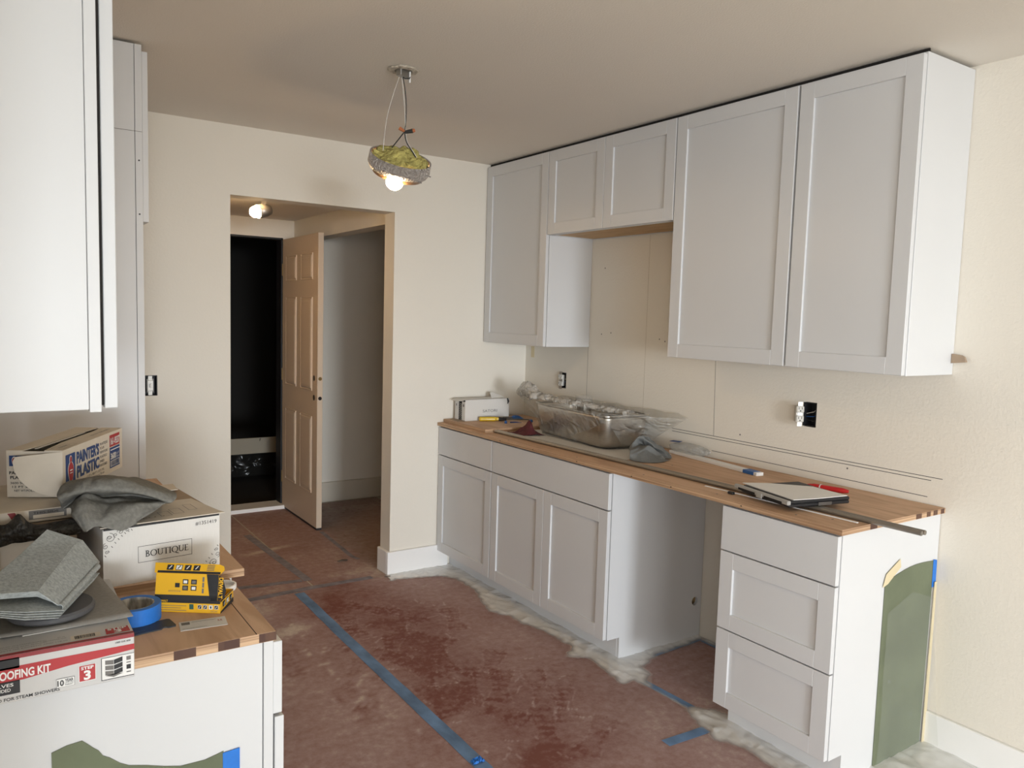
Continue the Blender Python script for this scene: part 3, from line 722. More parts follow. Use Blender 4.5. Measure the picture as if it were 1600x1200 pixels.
obj('looped_wire', tube(B(), [(cx-.01, cy, H-.02), (cx, cy-.01, H-.035), (cx+.02, cy-.01, H-.033), (cx+.03, cy, H-.02)], .002, 6), WIREB, t)
# bowl frame: tilted, lower on the right as seen
BC = Vector((-1.566, -1.36, 2.118))
ax = r2.copy(); ax.z = 0; ax.normalize()          # sideways axis of the room seen from the doorway
side = Vector((.83, -.56, 0)); fwd = Vector((.56, .83, 0))
tilt = Matrix.Rotation(math.radians(16), 4, fwd) @ Matrix.Rotation(math.radians(25), 4, side)
TM = Matrix.Translation(BC) @ tilt
obj('foil_ring', lathe(B(), [(.112, .018), (.118, .020), (.120, -.018), (.112, -.034), (.108, -.034), (.112, -.012)], n=48, M=TM), FOILTEX, t, smooth=True)
obj('reflector', lathe(B(), [(.108, -.033), (.095, -.052), (.06, -.062), (.0, -.064)], n=40, M=TM), mat('amber_reflector', (.35, .2, .1), .4, metal=.5), t, smooth=True)
b = bmesh.new(); bmesh.ops.create_icosphere(b, subdivisions=5, radius=1)
for v in b.verts:
    p = v.co.copy(); n1 = nz(p.x, p.y, p.z, 2.2); n2 = nz(p.x, p.y, p.z, 6); r = 1+.22*n1+.13*n2
    v.co = Vector((p.x*.110*r, p.y*.110*r, .006+p.z*(.040 if p.z > 0 else .020)*r+(.020*max(0, n1)+.028*max(0, nz(p.x, p.y, 1, 3.5))-.01 if p.z > 0 else 0)))
    rr = math.hypot(v.co.x, v.co.y)
    if rr > .110: v.co.x *= .110/rr; v.co.y *= .110/rr
bmesh.ops.transform(b, matrix=TM, verts=b.verts[:]); obj('insulation_wool', b, WOOL, t, smooth=True)
bc = Vector((-1.602, -1.392, 2.050))
b = bmesh.new(); bmesh.ops.create_uvsphere(b, u_segments=24, v_segments=16, radius=.033, matrix=Matrix.Translation(bc-Vector((0, 0, .012)))); obj('bulb', b, BULB, t, smooth=True, label='glowing warm bulb')
obj('bulb_socket', tube(B(), [bc+Vector((0, 0, .03)), bc+Vector((0, 0, .012))], .016, 14), GALV, t)
tp = Vector((cx-.012, cy, H-.014))
nut = Vector((-1.548, -1.36, 2.235))
e1 = TM @ Vector((-.075, .0, .035)); e2 = TM @ Vector((-.035, .02, .045)); e3 = TM @ Vector((.055, -.01, .030))
def sag(a, b_, k=.01, n=9, s=1): return [Vector(a).lerp(Vector(b_), i/n)+Vector((k*math.sin(PI*i/n*s), 0, k*.3*math.sin(PI*i/n*2*s))) for i in range(n+1)]
obj('wire', tube(B(), sag(tp, e1, -.014), .0013, 6), WIREW, t, label='thin pale wire')
obj('wire', tube(B(), sag(tp+Vector((.006, 0, 0)), nut, .012), .0018, 6), WIREB, t)
obj('wire', tube(B(), sag(tp+Vector((.004, .004, 0)), nut+Vector((.003, 0, 0)), .004), .0018, 6), WIREW, t)
obj('wire', tube(B(), sag(nut, e2, 0), .0022, 6), WIREB, t)
obj('wire', tube(B(), sag(nut, e3, -.012), .0022, 6), WIREB, t); obj('wire', tube(B(), sag(nut+Vector((.004, 0, 0)), e3+Vector((.004, 0, 0)), -.012), .0015, 6), WIREW, t)
obj('wire_nut', tube(B(), [nut+Vector((-.018, .010, .012)), nut], [.007, .005], 10), COPPER, t)
obj('wire_nut', tube(B(), [nut+Vector((.002, 0, -.002)), nut+Vector((.026, -.016, .004))], [.0065, .0085], 10), WIREB, t)
obj('wire_nut', tube(B(), [nut+Vector((.026, -.016, .004)), nut+Vector((.033, -.021, .006))], [.0075, .006], 10), COPPER, t)
for a in (.2, 1.2, -.4): 
    p = TM @ Vector((.112*math.cos(a), .112*math.sin(a)*-1, -.03)); obj('rim_screw', tube(B(), [p, p+Vector((.014, -.008, -.006))], .002, 6), DKMETAL, t)

# hall spotlight
hb = Vector((-1.545, .60, 2.117)); ha = Vector((.9, .2, .22)).normalized()
t = thing('hall_spotlight', 'small tilted metal spotlight with lit bulb on the hall ceiling', 'lamp', (-1.50, .61, HC))
obj('canopy', lathe(B(), [(0, -.012), (.030, -.012), (.034, 0)], (-1.50, .61, HC), 20), CHROME, t)
SM = Matrix.Translation(hb) @ ha.to_track_quat('Z', 'Y').to_matrix().to_4x4()
obj('shade', lathe(B(), [(0, .088), (.028, .086), (.038, .06), (.041, .004), (.039, .004), (.034, .055), (0, .075)], n=28, M=SM), GALV, t, smooth=True)
obj('bracket_arm', prism(B(), [(-.012, -.012), (.012, -.012), (.012, .012), (-.012, .012)], .075, hb+ha*.045+Vector((0, 0, .032)), (1, 0, 0), (0, 1, 0)), CHROME, t)
b = bmesh.new(); bmesh.ops.create_uvsphere(b, u_segments=24, v_segments=14, radius=.033, matrix=Matrix.Translation(hb-ha*.012)); obj('bulb', b, BULB2, t, smooth=True, label='glowing warm bulb')

# ------------------------------------------------------------------ masking on cabinet sides
def flatpoly(name, pts, y, th, m, label, cat):
    return tag(obj(name, prism(B(), pts, th, (0, y, 0), (1, 0, 0), (0, 0, 1)), m), label, cat)
def arc_top(x0, z0, x1, z1, k, n=8): return [(x0+(x1-x0)*i/n, z0+(z1-z0)*i/n+k*math.sin(PI*i/n)) for i in range(n+1)]
gp = [(-.345, .004), (-.038, .004), (-.034, .4)]+arc_top(-.030, .70, -.345, .668, .018)[0:]
flatpoly('masking_paper', gp, -2.6865, .0012, GREENP, 'green masking paper covering part of the drawer cabinet side on the right', 'masking paper')
flatpoly('tape_strip', [(-.036, .60), (-.010, .60), (-.012, .700), (-.037, .705)], -2.6885, .0005, BLUETAPE, 'blue tape strip down the wall edge of the green paper on the right', 'tape')
flatpoly('tape_strip', [(-.362, .655), (-.345, .70), (-.262, .742), (-.255, .712), (-.33, .664)], -2.6895, .0005, TANTAPE, 'tan masking tape scrap on the top corner of the green paper', 'tape')
flatpoly('corner_strip', [(-.034, 0), (-.012, 0), (-.012, .62), (-.026, .62)], -2.6925, .002, TANTAPE, 'narrow cream edge strip between green paper and wall', 'strip')
def hang(u, v):
    x = -.335+u*.31+.01*nz(u*2, v*3, 1)+(1-v)*.025*(u-.2)*.6; z = .012+v*(.60-.10*abs(u-.5)); bulge = (1-v)**1.6
    y = -2.694-.004-abs(nz(u*5, v*1.2, 2))*.012*(.3+bulge)-.05*bulge*u
    return (x, y, z)
bm = grid(34, 30, hang); tag(obj('masking_film', bm, SHEETFILM, smooth=True), 'thin clear masking film hanging over the green paper on the right', 'plastic sheet')
rg = random.Random(5)
top = [(-2.812, .40), (-2.814, .752), (-2.79, .759)]
for (x, z) in [(-2.766, .7605), (-2.758, .752), (-2.748, .741), (-2.74, .733), (-2.733, .722), (-2.722, .714), (-2.705, .702), (-2.69, .691), (-2.66, .680), (-2.63, .670), (-2.60, .660), (-2.555, .662)]:
    top.append((x, z+rg.uniform(-.002, .002)))
top += [(-2.52, .668), (-2.52, .40)]
flatpoly('masking_paper', top, -2.5905, .0012, GREENP, 'torn green masking paper low on the side of the near left base cabinet', 'masking paper')
flatpoly('tape_strip', [(-2.519, .40), (-2.489, .40), (-2.489, .667), (-2.522, .665)], -2.5925, .0006, BLUETAPE, 'bright blue tape strip beside the torn green paper on the left', 'tape')

# ------------------------------------------------------------------ left counter items
# kit box in front
KX0, KX1, KY0, KY1, KZ0, KZ1 = -3.035, -2.690, -2.672, -2.35, .8965, .9755
t = thing('kit_box', 'long grey and red printed kit box overhanging the near edge of the left counter', 'box', (-2.85, -2.5, KZ0))
obj('carton', box(B(), KX0, KX1, KY0, KY1, KZ0, KZ1, .001), KITGREY, t)
P = Print((KX1, KY0, KZ0), (1, 0, 0), (0, 0, 1))     # x runs negative to the left of the right corner
P.rect(-.345, -.0, .072, .079, DKRED); P.poly([(-.345, .035), (-.165, .035), (-.10, .043), (0, .050), (0, .060), (-.12, .060), (-.345, .0575)], REDINK)
P.rect(-.345, -.170, .056, .074, INK); P.rect(-.345, -.170, .014, .036, INK)
P.text('WATERPROOFING KIT', -.2555, .0395, .0135, WINK, width=.129, bold=.03)
P.text('SHOWER VALVES', -.262, .027, .0055, WINK, width=.083, bold=.01); P.text('INCLUDED', -.215, .019, .0055, WINK, width=.032, bold=.01)
P.text('DESIGNED TO BE TOP RATED FOR STEAM SHOWERS', -.300, .0035, .0052, INK, width=.186, bold=.012)
P.rect(-.086, -.060, .010, .039, WINK, 2); P.rect(-.085, -.061, .011, .038, REDINK, 3)
P.text('STEP', -.0825, .031, .0052, WINK, width=.019, bold=.03, l=4); P.text('3', -.0785, .0135, .0150, WINK, width=.0105, bold=.04, l=4)
P.rect(-.119, -.092, .008, .0235, INK, 2); P.rect(-.1185, -.0925, .0085, .023, WINK, 3)
P.text('10', -.1175, .011, .0095, INK, width=.0095, bold=.03, l=4); P.text('YEAR', -.1065, .0165, .005, INK, width=.0125, bold=.03, l=4)
P.text('LIMITED', -.1065, .0138, .0018, INK, width=.0125, l=4); P.text('WARRANTY', -.1065, .0105, .0022, INK, width=.0125, bold=.01, l=4)
P.rect(-.052, -.001, .004, .044, INK, 2); P.rect(-.051, -.001, .0055, .0435, WINK, 3)
for i in range(3):
    P.poly([(-.046, .013+i*.0095), (-.033, .011+i*.0095), (-.033, .019+i*.0095), (-.046, .0205+i*.0095)], GREYINK, 4)
    P.poly([(-.0325, .011+i*.0095), (-.019, .014+i*.0095), (-.019, .0225+i*.0095), (-.0325, .019+i*.0095)], INK, 4)
P.poly([(-.046, .012), (-.033, .0075), (-.018, .012), (-.031, .0135)], GREYINK, 4)
P.rect(-.013, -.006, .033, .040, GREYINK, 4); P.rect(-.013, -.006, .028, .030, GREYINK, 4); P.rect(-.013, -.006, .017, .025, INK, 4); P.rect(-.013, -.006, .011, .013, GREYINK, 4)
P.text('1000 055 400', -.030, .066, .0028, INK, width=.024, bold=.01)
P.done(t)
P = Print((KX1, KY0, KZ1), (1, 0, 0), (0, 1, 0))
P.rect(-.345, -.0, .0, .009, DKRED); P.poly([(-.043, .012), (-.003, .012), (-.004, .040), (-.042, .040)], WINK); P.poly([(-.042, .013), (-.004, .013), (-.005, .039), (-.041, .039)], REDINK, 2)
P.text('STEP', -.038, .0285, .009, WINK, width=.03, bold=.03, l=3); P.text('3', -.029, .0145, .0125, WINK, width=.012, bold=.04, l=3)
P.rect(-.095, -.050, .014, .034, CREAMCARD)
x = -.089
for i in range(16):
    ww = rg.choice((.0008, .0014, .002)); P.rect(x, x+ww, .017, .031, INK, 2); x += ww+rg.choice((.0008, .0012))
for (a, s_, yy, ww) in [('LIQUID WATERPROOFING', .003, .035, .07), ('MEMBRANE AND SEALING', .003, .027, .07), ('MEETS OR EXCEEDS ANSI 118.10', .0035, .018, .10), ('SEALS FOR SHOWER VALVES', .003, .030, .06)]:
    P.text(a, -.20 if ww != .06 else -.135, yy, s_, GREYINK, width=ww if ww != .06 else .034)
P.text('E3 10', -.113, .037, .003, GREYINK, width=.01)
P.done(t)
# black and white papers between kit box and grey sheet
t2 = tag(obj('instruction_leaflet', prism(B(), [(0, 0), (.158, .004), (.155, .115), (.0, .12)], .0012, (-2.853, -2.600, .9765), (1, .0, 0), (0, 1, 0)), CARDW), 'white printed leaflet lying on the kit box under the grey paper', 'leaflet')
P = Print((-2.853, -2.600, .9777), (1, 0, 0), (0, 1, 0)); P.poly([(.006, .006), (.085, .012), (.12, .035), (.05, .03)], INK); P.rect(.095, .13, .03, .036, INK); P.done(t2)
# grey abrasive paper sheet
bm = grid(24, 16, lambda u, v: (-3.0+u*(.318-.025*v)+.0, -2.596+v*.26+(-.012 if v == 0 else 0)*u+.02*v*(1-u), .9805+.0035*nz(u*2, v*2, 3)+.004*max(0, u-.85)*10*(1-v)*.3))
solid(bm, .0006)
tag(obj('grey_paper_sheet', bm, GREYPAPER, smooth=True), 'flat grey abrasive paper sheet lying over the kit box under the rubber disc', 'paper')
tag(obj('rubber_disc', lathe(B(), [(0, 0), (.066, 0), (.070, .004), (.070, .010), (.066, .014), (.025, .015), (0, .015)], (-2.805, -2.525, .9850), 48), DISC, smooth=False), 'round dark grey rubber sanding disc under the folded felt sheets', 'disc')
# folded felt sheets
t = thing('felt_sheets', 'stack of folded light grey felt sheets on top of the dark rubber disc', 'felt', (-2.81, -2.5, 1.0))
def felt(pts, th=.0022, n=10, wob=0):
    """quad strip sheet through rows of points: each row = list of points across"""
    rows = [[Vector(p) for p in r] for r in pts]
    def f(u, v):
        a = u*(len(rows)-1); i = min(int(a), len(rows)-2); fa = a-i
        def along(r):
            c = v*(len(r)-1); j = min(int(c), len(r)-2); return r[j].lerp(r[j+1], c-j)
        p = along(rows[i]).lerp(along(rows[i+1]), fa)
        return p+Vector((0, 0, wob*nz(p.x, p.y, 0, 22)))
    m = grid((len(rows)-1)*n, (len(rows[0])-1)*n, f); return solid(m, th)
for k in range(7):
    dz = -.0020*k; g = k/6
    L1 = (-2.811+.011*g, -2.380+.030*g, 1.085+.013*g+dz*.3); R1 = (-2.755+.017*g, -2.380+.030*g, 1.066+.001*g+dz*.3); Q1 = (-2.720+.011*g, -2.395+.030*g, 1.029-.010*g)
    L0 = (-2.925, -2.605+.002*k, 1.064+dz); R0 = (-2.829, -2.600+.002*k, 1.052+dz); Q0 = (-2.799+.0012*k, -2.600+.003*k, 1.022+dz*.6)
    obj('felt_sheet', felt([[L0, L1], [R0, R1], [Q0, Q1]], th=.0019, n=8, wob=.0015), FELT, t, smooth=False)
for k in range(4):          # the sheets curl round under their right edge
    o0 = Vector((-2.7975+.0012*k, -2.598+.004*k, 1.0165-.0008*k)); o1 = Vector((-2.7165+.001*k, -2.392+.004*k, 1.018-.001*k)); r = .0062-.0014*k
    m = grid(8, 10, lambda u, v: o0.lerp(o1, v)+Vector((r*.9*math.cos(-PI/2+PI*u), -r*.4*math.cos(-PI/2+PI*u), r*math.sin(-PI/2+PI*u)))); solid(m, .0009)
    obj('folded_edge', m, FELT, t)
for k in range(4):
    d = .0040*k
    rows = [[(-2.95, -2.60, 1.040+d*.3), (-2.90, -2.44, 1.022+d*.3)], [(-2.850+.001*k, -2.634+.003*k, 1.018+d*.8), (-2.800, -2.43, 1.024+d*.3)], [(-2.799+.003*k, -2.606+.002*k, 1.0015+d*.8), (-2.725+.003*k, -2.425, 1.0025+d)]]
    obj('felt_sheet', felt(rows, th=.0016, n=6, wob=.001), FELT, t)
# blue tape roll
t = thing('tape_roll', 'roll of bright blue masking tape lying on the left counter', 'tape', (-2.650, -2.398, .8956))
rp_ = [(.0375, 0), (.050, 0), (.0505, .001), (.0505, .034), (.050, .035), (.0375, .035), (.0375, 0)]
obj('tape_body', lathe(B(), rp_, (-2.650, -2.398, .8958), 48), BLUETAPE, t)
obj('cardboard_core', lathe(B(), [(.0355, 0), (.0372, 0), (.0372, .035), (.0355, .035), (.0355, 0)], (-2.650, -2.398, .8958), 48), mat('printed_core', (.33, .31, .27), .7, noise_col=(70, .9, (1, 1, .3))), t)
# yellow drill-bit carton, lid open
DA = math.atan2(-.075, .109)
t = thing('yellow_carton', 'open yellow and black printed hardware carton on the left counter', 'box', (-2.602, -2.374, .8957), DA)
Lx, Ly, Lz = .134, .075, .028
b = B(); th = .0008
box(b, 0, Lx, 0, th, 0, Lz); box(b, 0, Lx, Ly-th, Ly, 0, Lz); box(b, 0, th, th, Ly-th, 0, Lz); box(b, Lx-th, Lx, th, Ly-th, 0, Lz); box(b, 0, Lx, 0, Ly, 0, th)
obj('tray', b, YELLOW, t, local=True)
la = math.radians(104)          # lid opened from the front top edge
LM = Matrix.Translation((-.004, 0, Lz)) @ Matrix.Rotation(math.radians(80), 4, 'X')
lid = obj('lid', box(B(), -.002, Lx-.002, 0, Ly-.02, 0, th, 0, LM), YELLOW, t, local=True)
TMx = LM @ Matrix.Translation((0, Ly-.02, 0)) @ Matrix.Rotation(math.radians(-28), 4, 'X')
b = prism(B(), [(-.006, 0), (Lx+.001, 0), (Lx+.008, .010), (Lx+.005, .018), (Lx-.006, .022), (-.010, .022)], th, (0, 0, 0))
bmesh.ops.transform(b, matrix=TMx, verts=b.verts[:]); flap = obj('tuck_flap', b, YELLOW, t, local=True)
b = prism(B(), [(0, 0), (.02, .004), (.024, .018), (.012, Ly-.03), (0, Ly-.022)], th, (0, 0, 0)); bmesh.ops.transform(b, matrix=LM @ Matrix.Translation((Lx-.002, 0, 0)) @ Matrix.Rotation(math.radians(70), 4, 'Y'), verts=b.verts[:])
obj('side_flap', b, INK, t, local=True)
# front of tray
P = Print((0, 0, 0), (1, 0, 0), (0, 0, 1)); P.rect(0, Lx, .021, Lz, INK); P.text('DEWALT', .004, .0225, .0045, YELLOW, width=.018, bold=.03)
for i in range(3): P.rect(.006, .062-.012*(i % 2), .0045+i*.005, .0055+i*.005, GREYINK, 2)
P.rect(.068, .077, .008, .019, mat('teal_ink', (.03, .1, .08), .6), 2)
for i in range(4):
    x = .086+i*.0118; P.rect(x, x+.0085, .009, .018, WINK, 2); P.rect(x+.0008, x+.0077, .0098, .0172, INK if i != 2 else WINK, 3)
    if i == 2: P.rect(x+.003, x+.006, .011, .016, INK, 4)
    else: P.stroke([(x+.003, .011), (x+.0055, .016)], .0012, WINK, 4)
P.text('DCAF', .114, .003, .003, GREYINK, width=.014); P.done(t, local=True)
# right end of tray
P = Print((Lx, 0, 0), (0, 1, 0), (0, 0, 1)); P.poly([(0, 0), (Ly, 0), (Ly, .010), (0, .004)], INK); P.poly([(0, .024), (Ly, .026), (Ly, Lz), (0, Lz)], INK)
for i in range(3):
    x = .012+i*.020; P.rect(x, x+.014, .010, .022, INK, 2); P.rect(x+.0015, x+.0125, .0115, .0205, WINK if i == 1 else INK, 3); P.stroke([(x+.005, .0125), (x+.009, .019)], .0018, WINK if i != 1 else INK, 4)
P.done(t, local=True)
# lid outside (facing viewer), printed upside down
O = LM @ Vector((Lx-.002, Ly-.02, th)); Ud = -Vector((1, 0, 0)); Vd = -(LM.to_3x3() @ Vector((0, 1, 0)))
P = Print(O, Ud, Vd, .0005)
P.W = (LM.to_3x3() @ Vector((0, 0, 1)))
if P.W.y > 0: P.W = -P.W
hh = Ly-.02
# the outside is the face towards the viewer (-y)
P.poly([(0, 0), (.026, 0), (.016, hh), (0, hh)], INK); P.rect(0, Lx, hh-.010, hh, INK)
for (i, j) in ((0, 0), (1, 0), (0, 1), (1, 1)):
    x = .046+i*.018; y = .012+j*.013; P.rect(x, x+.012, y, y+.010, INK, 2); P.rect(x+.002, x+.010, y+.002, y+.008, WINK if (i+j) % 2 else GREYINK, 3)
P.rect(.082, .092, .020, .029, INK, 2); P.rect(.08, .105, .036, .0385, GREYINK, 2); P.rect(.081, .104, .0365, .038, YELLOW, 3)
for i in range(3): P.rect(.030, .034, .006+i*.012, .016+i*.012, GREYINK, 2)
P.done(lid, local=True)
Q = Print(LM @ Vector((Lx-.003, Ly-.024, th)), Vd, -Ud, .0005); Q.W = P.W
Q.text('DEWALT', .002, .003, .0085, YELLOW, width=.044, bold=.03, l=3); Q.done(lid, local=True)
O = TMx @ Vector((Lx, .022, .0008)); R3 = TMx.to_3x3()
P = Print(O, -(R3 @ Vector((1, 0, 0))), -(R3 @ Vector((0, 1, 0))), .0005); P.W = (R3 @ Vector((0, 0, 1)))
if P.W.y > 0: P.W = -P.W
P.rect(-.001, Lx, .017, .022, INK)
for i in range(4): x = .045+i*.019; P.rect(x, x+.014, .004, .0155, INK, 2); P.rect(x+.0012, x+.0128, .0052, .0143, INK if i != 2 else WINK, 3); P.stroke([(x+.004, .006), (x+.009, .013)], .002, WINK if i != 2 else INK, 4)
for i in range(4): P.rect(.014, .030, .003+i*.0035, .0045+i*.0035, GREYINK, 2)
P.done(flap, local=True)
# white ring lid
tag(obj('jar_lid', lathe(B(), [(.026, 0), (.031, 0), (.032, .003), (.032, .011), (.030, .012), (.028, .012), (.027, .003), (0, .003)], (-2.452, -2.300, .8957), 36), TRIM, smooth=False), 'white round plastic lid standing behind the yellow carton', 'lid')
# card and flat tool sleeve
t = thing('printed_card', 'small pale printed card lying in front of the yellow carton', 'card', (-2.582, -2.507, .8957), math.atan2(-.010, .090))
obj('card_sheet', box(B(), 0, .090, 0, .048, 0, .0008), CARDW, t, local=True)
P = Print((0, 0, .0008), (1, 0, 0), (0, 1, 0)); P.rect(.004, .020, .028, .042, GREYINK); P.rect(.024, .070, .038, .0395, GREYINK); P.text('K', .074, .024, .010, REDINK, width=.004); P.text('K', .079, .024, .010, REDINK, width=.004); P.rect(.004, .05, .008, .009, GREYINK); P.done(t, local=True)
t = thing('tool_sleeve', 'dark slate blue flat plastic sleeve lying before the blue tape roll', 'sleeve', (-2.672, -2.488, .8957), math.atan2(.012, .08))
obj('sleeve_body', prism(B(), [(0, 0), (.060, .0), (.066, .006), (.071, .004), (.074, 0), (.088, 0), (.090, .005), (.090, .042), (.086, .046), (.066, .046), (.058, .040), (.0, .040)], .0022, (0, 0, 0)), mat('slate_plastic', (.035, .045, .06), .5), t, local=True)
P = Print((0, 0, .0022), (1, 0, 0), (0, 1, 0)); P.text('pro', .012, .008, .008, GREYINK, width=.02); P.done(t, local=True)

# white scroll-printed carton
BA = math.atan2(.028, .255)
t = thing('scroll_print_carton', 'white carton with grey scrollwork and framed word, centre of the left counter', 'box', (-2.688, -2.226, .9148), BA)
W_, D_, H_ = .257, .36, .133
b = B(); c = .003
box(b, 0, W_, 0, c, 0, H_); box(b, 0, W_, D_-c, D_, 0, H_); box(b, 0, c, c, D_-c, 0, H_); box(b, W_-c, W_, c, D_-c, 0, H_); box(b, c, W_-c, c, D_-c, 0, c)
obj('carton_body', b, CARDW, t, local=True)
def flapb(name, pts, z, m, th=.003, tiltx=0, tilty=0, piv=(0, 0)):
    b = prism(B(), pts, th, (0, 0, 0)); bmesh.ops.transform(b, matrix=Matrix.Translation((piv[0], piv[1], z)) @ Matrix.Rotation(tiltx, 4, 'X') @ Matrix.Rotation(tilty, 4, 'Y'), verts=b.verts[:]); return obj(name, b, m, t, local=True)
flapb('inner_flap', [(-.11, .02), (0, .02), (0, D_-.01), (-.11, D_-.01)], H_+.0005, KRAFT, .002, 0, .0, (W_, 0))
fr = flapb('front_flap', [(-.005, 0), (W_+.010, -.006), (W_+.003, .02), (W_-.015, .16), (0, .17)], H_+.003, CREAMCARD, .002, math.radians(1.2), 0, (0, 0))
flapb('back_flap', [(-.0, 0), (W_, 0), (W_-.012, -.085), (.01, -.085)], H_+.006, CREAMCARD, .002, math.radians(-1.5), 0, (0, D_))
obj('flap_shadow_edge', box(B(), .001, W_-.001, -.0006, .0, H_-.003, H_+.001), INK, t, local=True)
P = Print((0, .0, H_+.0055), (1, 0, .0), (0, 1, .02), .0006)
for (x0, x1, y0, y1) in ((.13, .155, .02, .06), (.16, .185, .03, .075), (.20, .22, .045, .1)): P.frame(x0, x1, y0, y1, .0012, GREYINK, 3)
P.text('EU 2', .09, .02, .01, KRAFT, width=.05, l=3); P.done(fr, local=True)
P = Print((0, 0, 0), (1, 0, 0), (0, 0, 1), .0004)
P.text('#1351419', .200, .1135, .0085, GREYINK, width=.050, bold=.015)
P.frame(.072, .192, .045, .0835, .0012, GREYINK)
# roman capitals drawn with thick and thin strokes
def serif(P, s, x, y, h, m):
    T, tn = h*.15, h*.06
    def arc(cx_, cy_, rx, ry, a0, a1, w0, w1, n=14):
        pts = []; ws = []
        for i in range(n+1):
            a = a0+(a1-a0)*i/n; pts.append((cx_+rx*math.cos(a), cy_+ry*math.sin(a))); ws.append(w0+(w1-w0)*abs(math.cos(a)))
        P.stroke(pts, ws, m, 2)
    def sf(cx_, yy, wd=.34): P.stroke([(cx_-h*wd/2, yy), (cx_+h*wd/2, yy)], tn, m, 2)
    for ch in s:
        if ch == 'B':
            P.stroke([(x+h*.14, y), (x+h*.14, y+h)], T, m, 2); arc(x+h*.2, y+h*.76, h*.27, h*.22, -PI/2, PI/2, tn, T); arc(x+h*.2, y+h*.27, h*.36, h*.25, -PI/2, PI/2, tn, T); sf(x+h*.12, y+tn/2, .26); sf(x+h*.12, y+h-tn/2, .26); adv = .72
        elif ch in 'OQ':
            arc(x+h*.5, y+h*.5, h*.43, h*.48, 0, 2*PI, tn, T, 28); adv = 1.06
            if ch == 'Q': P.stroke([(x+h*.5, y+h*.05), (x+h*.75, y-h*.12), (x+h*1.15, y-h*.26)], [tn, T, tn], m, 2)
        elif ch == 'U':
            P.stroke([(x+h*.16, y+h), (x+h*.16, y+h*.34)], T, m, 2); arc(x+h*.45, y+h*.34, h*.29, h*.31, PI, 2*PI, tn, T*.8); P.stroke([(x+h*.74, y+h*.34), (x+h*.74, y+h)], tn*1.2, m, 2); sf(x+h*.16, y+h-tn/2); sf(x+h*.74, y+h-tn/2, .28); adv = .92
        elif ch == 'T':
            P.stroke([(x+h*.4, y), (x+h*.4, y+h)], T, m, 2); P.stroke([(x+h*.02, y+h-tn/2), (x+h*.78, y+h-tn/2)], tn, m, 2); P.stroke([(x+h*.04, y+h), (x+h*.04, y+h*.82)], tn, m, 2); P.stroke([(x+h*.76, y+h), (x+h*.76, y+h*.82)], tn, m, 2); sf(x+h*.4, y+tn/2); adv = .82
        elif ch == 'I':
            P.stroke([(x+h*.2, y), (x+h*.2, y+h)], T, m, 2); sf(x+h*.2, y+tn/2); sf(x+h*.2, y+h-tn/2); adv = .44
        elif ch == 'E':
            P.stroke([(x+h*.16, y), (x+h*.16, y+h)], T, m, 2); sf(x+h*.12, y+tn/2, .22)
            for yy, ww in ((tn/2, .62), (h*.5, .5), (h-tn/2, .56)): P.stroke([(x+h*.04, y+yy), (x+h*ww, y+yy)], tn, m, 2)
            P.stroke([(x+h*.6, y), (x+h*.6, y+h*.18)], tn, m, 2); P.stroke([(x+h*.54, y+h), (x+h*.54, y+h*.84)], tn, m, 2); adv = .7
        x += h*adv
serif(P, 'BOUTIQUE', .088, .057, .0145, INK)
def spiral(cx_, cy_, r, a0, turns, wd=.0012, sgn=1):
    n = 40; P.stroke([(cx_+r*(1-i/n*.92)*math.cos(a0+sgn*turns*2*PI*i/n), cy_+r*(1-i/n*.92)*math.sin(a0+sgn*turns*2*PI*i/n)) for i in range(n+1)], [wd*(1.3-i/n*.6) for i in range(n+1)], GREYINK)
def scrolls(X, Y, sx, sy):
    A = 0 if sx > 0 else PI
    for (ax_, ay, r, a0, tt, sg) in ((.014, .016, .011, -PI/2, 1.5, 1), (.005, .034, .007, -PI/2, 1.4, -1), (.036, .005, .007, PI, 1.4, 1), (.013, .016, .005, 0, 1.2, -1), (.026, .011, .005, PI/2, 1.2, 1), (.007, .047, .004, 0, 1.2, 1), (.050, .004, .004, 0, 1.2, -1)):
        n = 30; pts = [(X+sx*(ax_+r*(1-i/n*.9)*math.cos(a0+sg*tt*2*PI*i/n)), Y+sy*(ay+r*(1-i/n*.9)*math.sin(a0+sg*tt*2*PI*i/n))) for i in range(n+1)]
        pts = [(max(.001, min(W_-.001, p[0])), max(.001, min(H_-.004, p[1]))) for p in pts]; P.stroke(pts, .0013, GREYINK)
    for i in range(9):
        a = i/8; px_, py = X+sx*(.003+.055*a), Y+sy*(.052*(1-a)**1.6+.002); P.stroke([(px_, py), (px_+sx*.003, py+sy*.004)], .0016, GREYINK)
scrolls(0, H_-.004, 1, -1); scrolls(W_, 0, -1, 1)
P.done(t, local=True)
# left side of the cream corrugated edge
t2 = thing('open_carton', 'opened brown and white carton with printed side behind the felt sheets', 'box', (-2.93, -2.17, .9148), .12)
b = B(); box(b, 0, .20, 0, .003, 0, .148); box(b, 0, .20, .30, .303, 0, .148); box(b, 0, .003, .003, .30, 0, .148); box(b, .197, .20, .003, .30, 0, .148); box(b, 0, .20, 0, .303, 0, .003)
obj('carton_body', b, KRAFT, t2, local=True)
b = prism(B(), [(0, 0), (.075, 0), (.07, .09), (.01, .095)], .002, (0, 0, 0)); bmesh.ops.transform(b, matrix=Matrix.Translation((.125, -.002, .0)) @ Matrix.Rotation(math.radians(78), 4, 'X'), verts=b.verts[:]); obj('front_flap', b, CREAMCARD, t2, local=True)
P = Print((0, 0, 0), (1, 0, 0), (0, 0, 1)); P.rect(.04, .125, .005, .135, CREAMCARD)
P.rect(.125, .185, .075, .125, GREYINK, 2)
